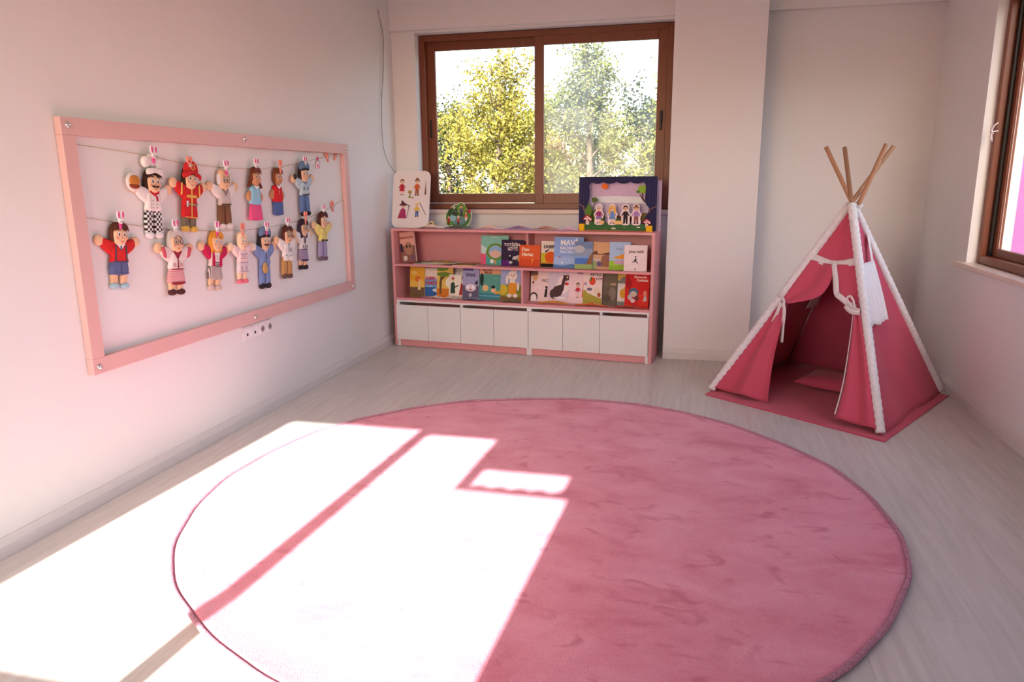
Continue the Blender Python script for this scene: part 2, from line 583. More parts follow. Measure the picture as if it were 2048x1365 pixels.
# ================================================================== back window (two sliding sashes)
def window_back():
    # outer frame, with its parts as children
    t, yf, yb = .048, .095, .20
    mb = MB()
    mb.box(WX0, WX0 + t, yf, yb, WZ0, WZ1)
    mb.box(WX1 - t, WX1, yf, yb, WZ0, WZ1)
    mb.box(WX0 + t, WX1 - t, yf, yb, WZ0, WZ0 + t)
    mb.box(WX0 + t, WX1 - t, yf, yb, WZ1 - t, WZ1)
    fr = mb.obj('window_1', M_BROWN, bevel=.004)
    tag(fr, kind='structure')
    def sash(x0, x1, y0, y1, z0, z1, st, glassmat, name):
        s = MB()
        s.box(x0, x0 + st, y0, y1, z0, z1); s.box(x1 - st, x1, y0, y1, z0, z1)
        s.box(x0 + st, x1 - st, y0, y1, z0, z0 + st + .012); s.box(x0 + st, x1 - st, y0, y1, z1 - st, z1)
        so = s.obj('sash', M_BROWN, fr, bevel=.004)
        ym = (y0 + y1) / 2
        MB().box(x0 + st - .004, x1 - st + .004, ym - .003, ym + .003, z0 + st - .004, z1 - st + .004).obj('pane', glassmat, so)
        gk = MB()
        for a in (0, 1):
            xx = x0 + st if a == 0 else x1 - st
            gk.box(xx - .003, xx + .003, ym - .006, ym - .0035, z0 + st, z1 - st)
        gk.box(x0 + st, x1 - st, ym - .006, ym - .0035, z0 + st + .009, z0 + st + .016)
        gk.obj('glazing_bead', M_SILL, so)
        return so
    z0, z1 = WZ0 + t - .006, WZ1 - t + .006
    a = sash(WX0 + t - .004, 1.275, .150, .185, z0, z1, .075, M_GLASS, 'a')
    b = sash(1.205, WX1 - t + .004, .105, .142, z0, z1, .075, M_GLASS_DUSTY, 'b')
    MB().box(.268, .288, .141, .1505, 1.76, 1.91).obj('pull_handle', M_BLACK, a, bevel=.003)
    h = MB(); h.box(2.232, 2.256, .092, .1052, 1.83, 1.93); h.box(2.236, 2.250, .078, .093, 1.78, 1.91)
    h.obj('lever_handle', M_BLACK, b, bevel=.003)
    MB().box(WX0 + t, 1.205, .098, .104, WZ0 + t + .001, WZ0 + t + .007).obj('track', M_STEEL, fr)
    return fr
window_back()
s = MB().box(WX0 - .04, WX1 + .010, -.035, .20, WZ0 - .035, WZ0 - .001)
tag(s.obj('trim_4', M_SILL, bevel=.004), kind='structure')

# ================================================================== right window
def window_right():
    t, xf, xb = .046, RX + .055, RX + .155
    y0, y1, z0, z1 = RWY0 + .002, RWY1 - .002, RWZ0 + .002, RWZ1 - .002
    mb = MB()
    mb.box(xf, xb, y0, y0 + t, z0, z1); mb.box(xf, xb, y1 - t, y1, z0, z1)
    mb.box(xf, xb, y0 + t, y1 - t, z0, z0 + t); mb.box(xf, xb, y0 + t, y1 - t, z1 - t, z1)
    fr = mb.obj('window_2', M_BROWN, bevel=.004)
    tag(fr, kind='structure')
    tr = MB().box(xf + .038, xf + .066, y1 - t - .036, y1 - t - .001, z0 + t + .001, z1 - t - .001)
    tr.obj('track_channel', M_BLACK, fr)
    def sash(ya, yb, x0, x1):
        st = .050
        s_ = MB()
        s_.box(x0, x1, ya, ya + st, z0 + t, z1 - t); s_.box(x0, x1, yb - st, yb, z0 + t, z1 - t)
        s_.box(x0, x1, ya + st, yb - st, z0 + t, z0 + t + st); s_.box(x0, x1, ya + st, yb - st, z1 - t - st, z1 - t)
        so = s_.obj('sash', M_BROWN, fr, bevel=.004)
        xm = (x0 + x1) / 2
        MB().box(xm - .003, xm + .003, ya + st - .004, yb - st + .004, z0 + t + st - .004, z1 - t - st + .004).obj('pane', M_GLASS, so)
        g = MB().box(xm - .006, xm - .0035, yb - st - .012, yb - st, z0 + t + st, z1 - t - st)
        g.obj('glazing_bead', M_SILL, so)
    ymid = (y0 + y1) / 2
    sash(ymid - .04, y1 - t - .036, xf + .055, xf + .085)
    sash(y0 + t, ymid + .04, xf + .012, xf + .045)
window_right()
tag(MB().box(RX - .04, RX + .15, RWY0 - .1, RWY1 + .10, RWZ0 - .03, RWZ0 - .001).obj('trim_5', M_SILL, bevel=.004), kind='structure')

# knot of white cord on the window catch
kp = [(RX + .028, -1.058, 1.655), (RX + .020, -1.066, 1.64), (RX + .022, -1.072, 1.615), (RX + .027, -1.060, 1.600), (RX + .025, -1.046, 1.615),
      (RX + .022, -1.052, 1.64), (RX + .018, -1.068, 1.66), (RX + .026, -1.078, 1.69), (RX + .045, -1.075, 1.705)]
kn = MB().tube(spline(kp, 5), .004, 6, M_RIBBON)
kn.tube(spline([(RX + .020, -1.056, 1.652), (RX + .014, -1.066, 1.664), (RX + .020, -1.074, 1.652), (RX + .028, -1.064, 1.644)], 5), .0045, 6, M_RIBBON)
kn.tube([(RX + .027, -1.06, 1.655), (RX + .058, -1.055, 1.66)], .004, 6, M_RIBBON)
tag(kn.obj('cord', None, smooth=True), 'small knotted white cord tied to the brown frame of the right window', 'cord')

# ================================================================== window behind the viewer (casts the sun patch)
def window_front():
    ya, yb = -6.475, -6.435
    gx0, gm0, gm1, gx1 = .055, .872, .948, 1.868
    mb = MB()
    mb.box(FX0 + .001, gx0, ya, yb, FZ0 + .001, FZ1 - .001)
    mb.box(gx1, FX1 - .001, ya, yb, FZ0 + .001, FZ1 - .001)
    mb.box(gx0, gx1, ya, yb, FZ0 + .001, FZ0 + .055)
    mb.box(gx0, gm0, ya, yb, 2.582, FZ1 - .001)
    mb.box(gm1, gx1, ya, yb, 2.540, FZ1 - .001)
    mb.box(gm0, gm1, ya, yb, FZ0 + .055, FZ1 - .001)
    fr = mb.obj('window_3', M_BROWN)
    tag(fr, kind='structure')
    MB().box(gx0, gm0, -6.458, -6.452, FZ0 + .055, 2.582).obj('pane', M_GLASS, fr)
    MB().box(gm1, gx1, -6.458, -6.452, FZ0 + .055, 2.540).obj('pane', M_GLASS, fr)
window_front()
# a board with a scalloped opening hanging in that window
sc_ = [(1.41, 2.245), (1.41, 2.115)]
for i in range(33):
    u = i / 32
    sc_.append((1.41 + u * .42, 2.112 + .020 * abs(math.sin(u * math.pi * 4.5))))
sc_ += [(1.83, 2.245)]
hb = MB().slab([(1.340, 2.083), (1.900, 2.083), (1.900, 2.60), (1.340, 2.60)], 0, .012, holes=[sc_])
hbo = hb.obj('hanging_board', M_PINK)
hbo.matrix_world = Matrix(((1, 0, 0, 0), (0, 0, -1, -6.413), (0, 1, 0, 0), (0, 0, 0, 1)))
tag(hbo, 'pink board with a scalloped cut-out hung in the sunny window behind the viewer', 'board')

# ================================================================== rug
def make_rug():
    cx, cy, R0 = 1.879, -3.149, 1.475
    root = empty('round_rug', Matrix.Translation((cx, cy, 0)), 'large round pink plush rug lying in the middle of the floor', 'rug')
    m = bpy.data.materials.new('pink_plush_pile'); m.use_nodes = True
    nt = m.node_tree; p = nt.nodes['Principled BSDF']
    p.inputs['Roughness'].default_value = 0.95; p.inputs['Specular IOR Level'].default_value = 0.08
    p.inputs['Sheen Weight'].default_value = 0.25; p.inputs['Sheen Roughness'].default_value = 0.5
    tc = nt.nodes.new('ShaderNodeTexCoord')
    mp = nt.nodes.new('ShaderNodeMapping'); mp.inputs['Scale'].default_value = (1, 1.6, 1)
    nt.links.new(tc.outputs['Object'], mp.inputs['Vector'])
    n1 = nt.nodes.new('ShaderNodeTexNoise'); n1.inputs['Scale'].default_value = 2.6; n1.inputs['Detail'].default_value = 5; n1.inputs['Roughness'].default_value = .62; n1.inputs['Distortion'].default_value = .5
    nt.links.new(mp.outputs[0], n1.inputs['Vector'])
    r1 = nt.nodes.new('ShaderNodeValToRGB')
    e = r1.color_ramp.elements
    e[0].position = .28; e[0].color = (0.66, 0.165, 0.245, 1)
    e[1].position = .62; e[1].color = (0.87, 0.345, 0.455, 1)
    k_ = e.new(.44); k_.color = (0.81, 0.275, 0.375, 1)
    nt.links.new(n1.outputs['Fac'], r1.inputs['Fac'])
    n2 = nt.nodes.new('ShaderNodeTexNoise'); n2.inputs['Scale'].default_value = 260; n2.inputs['Detail'].default_value = 1
    nt.links.new(tc.outputs['Object'], n2.inputs['Vector'])
    mxr = nt.nodes.new('ShaderNodeMapRange'); mxr.inputs['To Min'].default_value = .80; mxr.inputs['To Max'].default_value = 1.18
    nt.links.new(n2.outputs['Fac'], mxr.inputs['Value'])
    hs = nt.nodes.new('ShaderNodeHueSaturation')
    n3 = nt.nodes.new('ShaderNodeTexNoise'); n3.inputs['Scale'].default_value = 5.5; n3.inputs['Detail'].default_value = 2; n3.inputs['Distortion'].default_value = 1.2
    nt.links.new(mp.outputs[0], n3.inputs['Vector'])
    m3 = nt.nodes.new('ShaderNodeMapRange'); m3.inputs['From Min'].default_value = .60; m3.inputs['From Max'].default_value = .74; m3.inputs['To Min'].default_value = 0.0; m3.inputs['To Max'].default_value = .75
    nt.links.new(n3.outputs['Fac'], m3.inputs['Value'])
    bl = nt.nodes.new('ShaderNodeMix'); bl.data_type = 'RGBA'
    bl.inputs['B'].default_value = (0.62, 0.145, 0.215, 1)       # pile brushed the other way
    nt.links.new(m3.outputs[0], bl.inputs['Factor']); nt.links.new(r1.outputs['Color'], bl.inputs['A'])
    nt.links.new(bl.outputs['Result'], hs.inputs['Color']); nt.links.new(mxr.outputs[0], hs.inputs['Value'])
    nt.links.new(hs.outputs['Color'], p.inputs['Base Color'])
    bp = nt.nodes.new('ShaderNodeBump'); bp.inputs['Strength'].default_value = .6; bp.inputs['Distance'].default_value = .006
    nt.links.new(n2.outputs['Fac'], bp.inputs['Height']); nt.links.new(bp.outputs['Normal'], p.inputs['Normal'])
    N = 240
    rr = random.Random(3)
    ph = [rr.random() * 6.28 for _ in range(8)]
    def edge(t):   # slightly irregular hand-cut edge
        return R0 + .006 * math.sin(5 * t + ph[0]) + .004 * math.sin(11 * t + ph[1]) + .0022 * math.sin(27 * t + ph[2])
    def lift(t):   # rim curls up a little
        a = (t - math.radians(222) + math.pi) % (2 * math.pi) - math.pi
        return .004 + .004 * max(0, math.sin(3 * t + ph[3])) + .003 * max(0, math.sin(8 * t + ph[4])) + .016 * math.exp(-(a / .55) ** 2)
    rows = []
    for f in (0.0, .3, .6, .8, .9, .955, .98, .994):
        rows.append([(edge(2 * math.pi * k / N) * f * math.cos(2 * math.pi * k / N), edge(2 * math.pi * k / N) * f * math.sin(2 * math.pi * k / N),
                      .014 + (lift(2 * math.pi * k / N) * max(0, (f - .9) / .1) if f > .9 else 0)) for k in range(N)])
    rows.append([(edge(2 * math.pi * k / N) * .994 * math.cos(2 * math.pi * k / N), edge(2 * math.pi * k / N) * .994 * math.sin(2 * math.pi * k / N), .0015 + lift(2 * math.pi * k / N) * .6) for k in range(N)])
    rows.append([(R0 * .86 * math.cos(2 * math.pi * k / N), R0 * .86 * math.sin(2 * math.pi * k / N), .001) for k in range(N)])
    rows.append([(0, 0, .001)] * N)
    MB().grid(rows, None, closed=True).obj('pile', m, root, smooth=True)
    mbnd = material('mauve_overlock', srgb(186, 134, 152), rough=.9, vary=.25, scale=90, bump=.6, bscale=220, spec=.1)
    mb = MB(); NN = 480
    ring = []
    for k in range(NN):
        t = 2 * math.pi * k / NN
        r_ = edge(t); z = .0107 + lift(t)
        ring.append([((r_ + .0100 * math.cos(a)) * math.cos(t), (r_ + .0100 * math.cos(a)) * math.sin(t), z + .0100 * math.sin(a)) for a in [2 * math.pi * j / 8 for j in range(8)]])
    ring.append(ring[0])
    mb.grid([r + [r[0]] for r in ring])
    mb.obj('binding', mbnd, root, smooth=True, recalc=True)
    tag(MB().tube(spline([(1.29, -1.02, .026), (1.30, -1.035, .030), (1.318, -1.03, .026), (1.332, -1.05, .030), (1.325, -1.075, .026)], 5), .0016, 5).obj('loose_thread', M_RIBBON, root))
make_rug()

# ================================================================== pink frame on the left wall
fy0, fy1, fz0, fz1, fwid, fth = -3.592, -1.004, .587, 1.662, .070, .034
fr = empty('wall_frame', Matrix.Translation((0, (fy0 + fy1) / 2, fz0)), 'long pink wooden frame screwed to the left wall around the puppets', 'frame')
def frel(mb):   # world -> frame local
    oy, oz = (fy0 + fy1) / 2, fz0
    mb.v = [(a, b - oy, c - oz) for a, b, c in mb.v]
    return mb
frel(MB().box(.001, fth, fy0, fy1, fz1 - fwid, fz1)).obj('top_rail', M_PINKFRAME, fr, bevel=.002)
frel(MB().box(.001, fth, fy0, fy1, fz0, fz0 + fwid)).obj('bottom_rail', M_PINKFRAME, fr, bevel=.002)
frel(MB().box(.001, fth, fy0, fy0 + fwid, fz0 + fwid, fz1 - fwid)).obj('side_rail', M_PINKFRAME, fr, bevel=.002)
frel(MB().box(.001, fth, fy1 - fwid, fy1, fz0 + fwid, fz1 - fwid)).obj('side_rail', M_PINKFRAME, fr, bevel=.002)
for sy, sz in [(-3.557, 1.630), (-2.318, 1.636), (-1.040, 1.630), (-3.560, .618), (-2.359, .618), (-1.040, .618)]:
    s_ = MB().lathe([(0, .0095), (.006, .009), (.0105, .006), (.012, .002), (.0125, 0)], 16)
    s_.v = [(fth + c, sy + a - (fy0 + fy1) / 2, sz + b - fz0) for a, b, c in s_.v]
    s_.obj('screw_cap', M_STEEL, fr, smooth=True)

# strings
S1 = [(-3.524, 1.560), (-3.093, 1.526), (-2.841, 1.496), (-2.381, 1.474), (-1.957, 1.486), (-1.436, 1.548), (-1.072, 1.598)]
S2 = [(-3.524, 1.261), (-3.342, 1.230), (-2.994, 1.174), (-2.433, 1.130), (-1.919, 1.134), (-1.487, 1.177), (-1.072, 1.262)]
def string_z(S, y):
    for a, b in zip(S, S[1:]):
        if a[0] <= y <= b[0]:
            return a[1] + (b[1] - a[1]) * (y - a[0]) / (b[0] - a[0])
    return S[-1][1]
XS = .0040
for S, lb in ((S1, 'thin hemp string of the upper puppet row stretched across the pink frame'), (S2, 'thin hemp string of the lower puppet row stretched across the pink frame')):
    pts = spline([(XS, a, b) for a, b in S], 6)
    mb = MB().tube(pts, .0016, 6)
    for e in (pts[0], pts[-1]):
        sgn = -1 if e is pts[0] else 1
        mb.tube([(XS, e[1] - sgn * .004, e[2] - .012), (XS + .003, e[1], e[2]), (XS, e[1] - sgn * .002, e[2] + .010)], .0026, 6)
    tag(mb.obj('string', M_STRING, smooth=True), lb, 'string', 'strings across the pink frame')

WALLROT = Matrix(((0, 0, 1), (1, 0, 0), (0, 1, 0))).to_4x4()      # local x -> world y, y -> z, z -> x

# ---------------------------------------------------------------- hand puppets
SKIN = (240, 196, 158)
def mirror(P): return [(-a, b) for a, b in P][::-1]

def puppet(label, cu, vb, H, du, sp):
    """cu,vb: wall y of the middle and z of the feet; H height; du: sideways tilt of the head"""
    tilt = math.atan2(du, H)
    mat = Matrix.Translation((.006 + sp.get('proud', 0.0), cu, vb)) @ WALLROT @ Matrix.Rotation(-tilt, 4, 'Z')
    root = empty('hand_puppet', mat, label, 'puppet', 'fabric hand puppets on the strings')
    s = H
    hat_h = sp.get('hat_h', 0.0)
    b = s * (1 - hat_h)
    W = sp.get('w', 1.0)
    def U(P, k=b): return [(a * k * W, c * k) for a, c in P]
    skin = paint(sp.get('skin', SKIN))
    T = .021
    def part(nm, outline, t, col, z=0.0, sm=True):
        return MB().puff(outline, t, None, z).obj(nm, col if not isinstance(col, tuple) else paint(col), root, smooth=True)
    low = sp['low']; lc = sp['lowcol']
    sack = sp.get('sack')
    if sack:
        for q in (-1, 1):
            L = U(smooth_loop([(q * .13, .55), (q * .25, .50), (q * .27, .40), (q * .20, .34), (q * .13, .40)], 3))
            part('arm', L if q > 0 else L[::-1], T * .7, skin)
        hw = .20 if low == 'skirt' else .19
        part('body', U(smooth_loop([(-.15, .62), (0, .64), (.15, .62), (.18, .45), (.175, .28), (-.175, .28), (-.18, .45)], 3)), T, sp['top'])
        if low == 'skirt':
            part('skirt', U([(-.185, .30), (.185, .30), (.245, .0), (.08, -.015), (-.08, -.01), (-.24, .0)]), T * .9, lc, .002)
        else:
            part('shorts', U([(-.185, .30), (.185, .30), (.19, .02), (.02, .0), (-.19, .02)]), T * .95, lc, .001)
    else:
        for q in (-1, 1):
            def Q(P): return U([(q * a, c) for a, c in P]) if q > 0 else U([(-a, c) for a, c in P])[::-1]
            if low == 'trousers':
                part('trouser_leg', Q([(.004, .42), (.15, .42), (.172, .22), (.165, .065), (.035, .065), (.02, .25)]), T * .85, sp.get('legmat', lc))
            else:
                part('leg', Q(smooth_loop([(.03, .28), (.15, .28), (.145, .12), (.14, .05), (.04, .05)], 2)), T * .7, sp.get('legcol') or skin)
            part('shoe', Q(ell(.098, .047, .078, .05, 14)), T * .95, sp.get('shoe', (60, 45, 40)), .002)
            part('hand', Q(ell(.345, .715, .082, .080, 14)), T * .75, skin)
            part('sleeve', Q(smooth_loop([(.06, .685), (.20, .735), (.300, .755), (.325, .64), (.22, .545), (.10, .50)], 2)), T * .85, sp.get('sleeve', sp['top']), .002)
        if low == 'skirt':
            part('skirt', U([(-.145, .43), (.145, .43), (.185, .28), (.19, .185), (0, .165), (-.19, .185), (-.185, .28)]), T * .95, sp.get('legmat', lc), .003)
        elif low == 'shorts':
            part('shorts', U([(-.155, .44), (.155, .44), (.18, .30), (.175, .215), (.01, .20), (-.175, .215), (-.18, .30)]), T * .95, lc, .003)
        part('body', U(smooth_loop([(-.10, .665), (0, .67), (.10, .665), (.155, .60), (.15, .48), (.155, .395), (-.155, .395), (-.15, .48), (-.155, .60)], 3)), T, sp['top'], .004)
    # head
    hv = .80
    hs = sp.get('hair', (70, 40, 28))
    style = sp.get('style', 'short')
    if style == 'long':
        part('hair', U(smooth_loop([(-.155, .60), (-.175, .80), (-.13, .95), (0, 1.0), (.13, .95), (.175, .80), (.155, .60), (.08, .58), (-.08, .58)], 3)), T * 1.0, hs, .004)
    elif style == 'braids':
        part('hair', U(smooth_loop([(-.15, .72), (-.155, .85), (-.11, .96), (0, 1.0), (.11, .96), (.155, .85), (.15, .72)], 3)), T, hs, .004)
        for q in (-1, 1):
            L = U(smooth_loop([(q * .11, .80), (q * .20, .70), (q * .26, .60), (q * .18, .62), (q * .12, .68)], 3))
            part('braid', L if q < 0 else L[::-1], T * .7, hs, .002)
    elif style == 'bald':
        pass
    else:
        part('hair', U(smooth_loop([(-.145, .70), (-.165, .83), (-.12, .955), (0, 1.0), (.12, .955), (.165, .83), (.145, .70), (0, .66)], 3)), T, hs, .004)
    fw_ = .135 if style != 'bald' else .15
    ft = .915 if style != 'bald' else 1.0
    head = part('head', U(smooth_loop([(-fw_, .80), (-fw_ * .85, ft - .04), (0, ft), (fw_ * .85, ft - .04), (fw_, .80), (fw_ * .78, .69), (0, .635), (-fw_ * .78, .69)], 3)), T * 1.15, skin, .008)
    zf = .008 + T * 1.15 + .0005
    if sp.get('fringe', True) and style != 'bald' and not sp.get('cap'):
        fg = MB().puff(U(smooth_loop([(-.15, .86), (-.12, .955), (0, .995), (.12, .955), (.15, .86), (.10, .905), (.03, .895), (-.05, .925), (-.10, .89)], 3)), .006, paint(hs), zf - .005)
        fg.obj('fringe', None, root, smooth=True)
    dk = (48, 32, 30)
    pr = []
    for q in (-1, 1):
        pr.append(('ell', q * .052, .815, .026, .032, (250, 246, 242)))
        pr.append(('ell', q * .050, .812, .016, .024, sp.get('eye', dk)))
        pr.append(('ell', q * .046, .820, .005, .007, (250, 250, 250)))
        pr.append(('poly', [(q * .025, .866), (q * .08, .872), (q * .082, .882), (q * .03, .880)], sp.get('brow', hs if style != 'bald' else (150, 140, 135))))
        if sp.get('cheek', True):
            pr.append(('ell', q * .085, .755, .028, .022, (240, 165, 140)))
    pr.append(('ell', .0, .768, .016, .018, (226, 165, 130)))
    pr.append(('poly', [(-.042, .722), (0, .708), (.042, .722), (0, .695)], (196, 60, 60)))
    if sp.get('glasses'):
        for q in (-1, 1):
            P1 = ell(q * .052, .813, .046, .046, 16); P2 = ell(q * .052, .813, .037, .037, 16)
            for i in range(16):
                j = (i + 1) % 16
                pr.append(('poly', [P1[i], P1[j], P2[j], P2[i]], (55, 40, 42)))
        pr.append(('rect', -.012, .818, .012, .826, (55, 40, 42)))
    if sp.get('moustache'):
        pr.append(('poly', smooth_loop([(-.085, .745), (-.03, .755), (0, .742), (.03, .755), (.085, .745), (.03, .722), (0, .73), (-.03, .722)], 2), sp['moustache']))
    def norm(pr_):
        return pr_
    print_layer('printed_face', pr, b * W, b, root, zf, step=.00012)
    def squeeze(prs, lim):
        out = []
        cl = lambda a: max(-lim, min(lim, a))
        for q in prs:
            if q[0] == 'rect': q = ('rect', cl(q[1]), q[2], cl(q[3]), q[4], q[5])
            elif q[0] == 'poly': q = ('poly', [(cl(a), c) for a, c in q[1]], q[2])
            out.append(q)
        return out
    dt = squeeze(sp.get('detail', []), .132)
    if dt:
        print_layer('printed_details', dt, b * W, b, root, .004 + T + .0008 if not sack else T + .002, step=.00012)
    ld = squeeze(sp.get('lowdetail', []), .155)
    if ld:
        print_layer('printed_trouser_details', ld, b * W, b, root, T * .95 + .0045, step=.00012)
    # head gear
    cap = sp.get('cap')
    if cap:
        mb = MB().puff(U(smooth_loop([(-.15, .885), (-.185, .955), (-.12, 1.03), (0, 1.055), (.12, 1.03), (.185, .955), (.15, .885)], 3)), T * .8, paint(cap), .018)
        c_ = mb.obj('cap', None, root, smooth=True)
        print_layer('cap_badge', [('ell', 0, .985, .03, .03, (205, 190, 120))], b * W, b, c_, .018 + T * .8 + .0006)
        MB().puff(U(smooth_loop([(-.135, .90), (0, .925), (.135, .90), (.12, .865), (0, .88), (-.12, .865)], 3)), .010, paint((45, 42, 48)), .028).obj('visor', None, root, smooth=True)
    if sp.get('helmet'):
        hc = sp['helmet']
        MB().puff(U(smooth_loop([(-.20, .80), (-.22, .87), (-.12, .915), (0, .935), (.12, .915), (.22, .87), (.20, .80), (.15, .86), (0, .895), (-.15, .86)], 3)), .012, paint(hc), .026).obj('helmet_brim', None, root, smooth=True)
        hm = MB().puff(U(smooth_loop([(-.15, .90), (-.14, 1.0), (-.07, 1.07), (0, 1.085), (.07, 1.07), (.14, 1.0), (.15, .90), (0, .925)], 3)), T * .9, paint(hc), .016).obj('helmet', None, root, smooth=True)
        print_layer('helmet_badge', [('poly', [(-.05, 1.03), (.05, 1.03), (.045, .955), (0, .925), (-.045, .955)], (222, 170, 80)), ('poly', [(-.034, 1.018), (.034, 1.018), (.03, .962), (0, .94), (-.03, .962)], (196, 60, 50))], b * W, b, hm, .016 + T * .9 + .0006)
    if hat_h:
        MB().puff(U(smooth_loop([(-.15, .90), (-.155, .98), (0, 1.01), (.155, .98), (.15, .90), (0, .935)], 3)), .016, paint((238, 230, 228)), .026).obj('hat_band', None, root, smooth=True)
        for (a, c, r_) in ((-.12, 1.08, .085), (.0, 1.11, .10), (.12, 1.07, .085)):
            MB().puff(U(ell(a, c, r_, r_ * 1.0, 16)), T * .9, paint((240, 232, 230)), .010).obj('hat_puff', None, root, smooth=True)
    for ex in sp.get('puffs', []):
        nm, P, t, c, z = ex
        MB().puff(U(P), t, paint(c), z).obj(nm, None, root, smooth=True)
    # sewn care label on the side seam
    if not sack:
        MB().box(.155 * b * W, .155 * b * W + .018, .40 * b, .40 * b + .026, .006, .0068).obj('care_label', paint((240, 236, 236)), root)
    return root

def checks():
    m = bpy.data.materials.new('black_white_checks'); m.use_nodes = True
    nt = m.node_tree; p = nt.nodes['Principled BSDF']; p.inputs['Roughness'].default_value = .8
    tc = nt.nodes.new('ShaderNodeTexCoord'); mp = nt.nodes.new('ShaderNodeMapping')
    ck = nt.nodes.new('ShaderNodeTexChecker'); ck.inputs['Scale'].default_value = 82
    ck.inputs['Color1'].default_value = (.80, .78, .77, 1); ck.inputs['Color2'].default_value = (.02, .015, .018, 1)
    mp.inputs['Location'].default_value = (0, 0, .004)
    nt.links.new(tc.outputs['Object'], mp.inputs['Vector'])
    fl = nt.nodes.new('ShaderNodeVectorMath'); fl.operation = 'MULTIPLY'; fl.inputs[1].default_value = (1, 1, 0)
    nt.links.new(mp.outputs[0], fl.inputs[0])
    ad = nt.nodes.new('ShaderNodeVectorMath'); ad.operation = 'ADD'; ad.inputs[1].default_value = (0, 0, .0045)
    nt.links.new(fl.outputs[0], ad.inputs[0]); nt.links.new(ad.outputs[0], ck.inputs['Vector'])
    nt.links.new(ck.outputs['Color'], p.inputs['Base Color'])
    return m
def stripes(name, c1, c2, sc, rot=0.0):
    m = bpy.data.materials.new(name); m.use_nodes = True
    nt = m.node_tree; p = nt.nodes['Principled BSDF']; p.inputs['Roughness'].default_value = .8
    tc = nt.nodes.new('ShaderNodeTexCoord'); mp = nt.nodes.new('ShaderNodeMapping'); mp.inputs['Rotation'].default_value = (0, 0, rot)
    wv = nt.nodes.new('ShaderNodeTexWave'); wv.inputs['Scale'].default_value = sc; wv.inputs['Distortion'].default_value = 0
    rp = nt.nodes.new('ShaderNodeValToRGB'); rp.color_ramp.elements[0].color = (*srgb(*c1), 1); rp.color_ramp.elements[1].color = (*srgb(*c2), 1)
    rp.color_ramp.elements[0].position = .35; rp.color_ramp.elements[1].position = .6
    nt.links.new(tc.outputs['Object'], mp.inputs['Vector']); nt.links.new(mp.outputs[0], wv.inputs['Vector'])
    nt.links.new(wv.outputs['Fac'], rp.inputs['Fac']); nt.links.new(rp.outputs['Color'], p.inputs['Base Color'])
    return m
CK = checks()
ST_GREY = stripes('grey_pleats', (120, 104, 104), (222, 206, 200), 32)
ST_RED = stripes('red_gingham', (196, 70, 84), (240, 206, 206), 60, math.pi / 2)
ST_RED2 = stripes('red_sleeve_check', (186, 62, 76), (240, 214, 212), 60, .3)

WHT = (240, 230, 228)
def buttons(c, xs, ys, r=.011): return [('ell', a, y, r, r, c) for a in xs for y in ys]
def vline(x_, y0, y1, c, w=.005): return [('rect', x_ - w, y0, x_ + w, y1, c)]
def collar(c, d=.05): return [('poly', [(-.085, .675), (-.02, .60), (0, .64), (.02, .60), (.085, .675), (.05, .685), (0, .655), (-.05, .685)], c)]

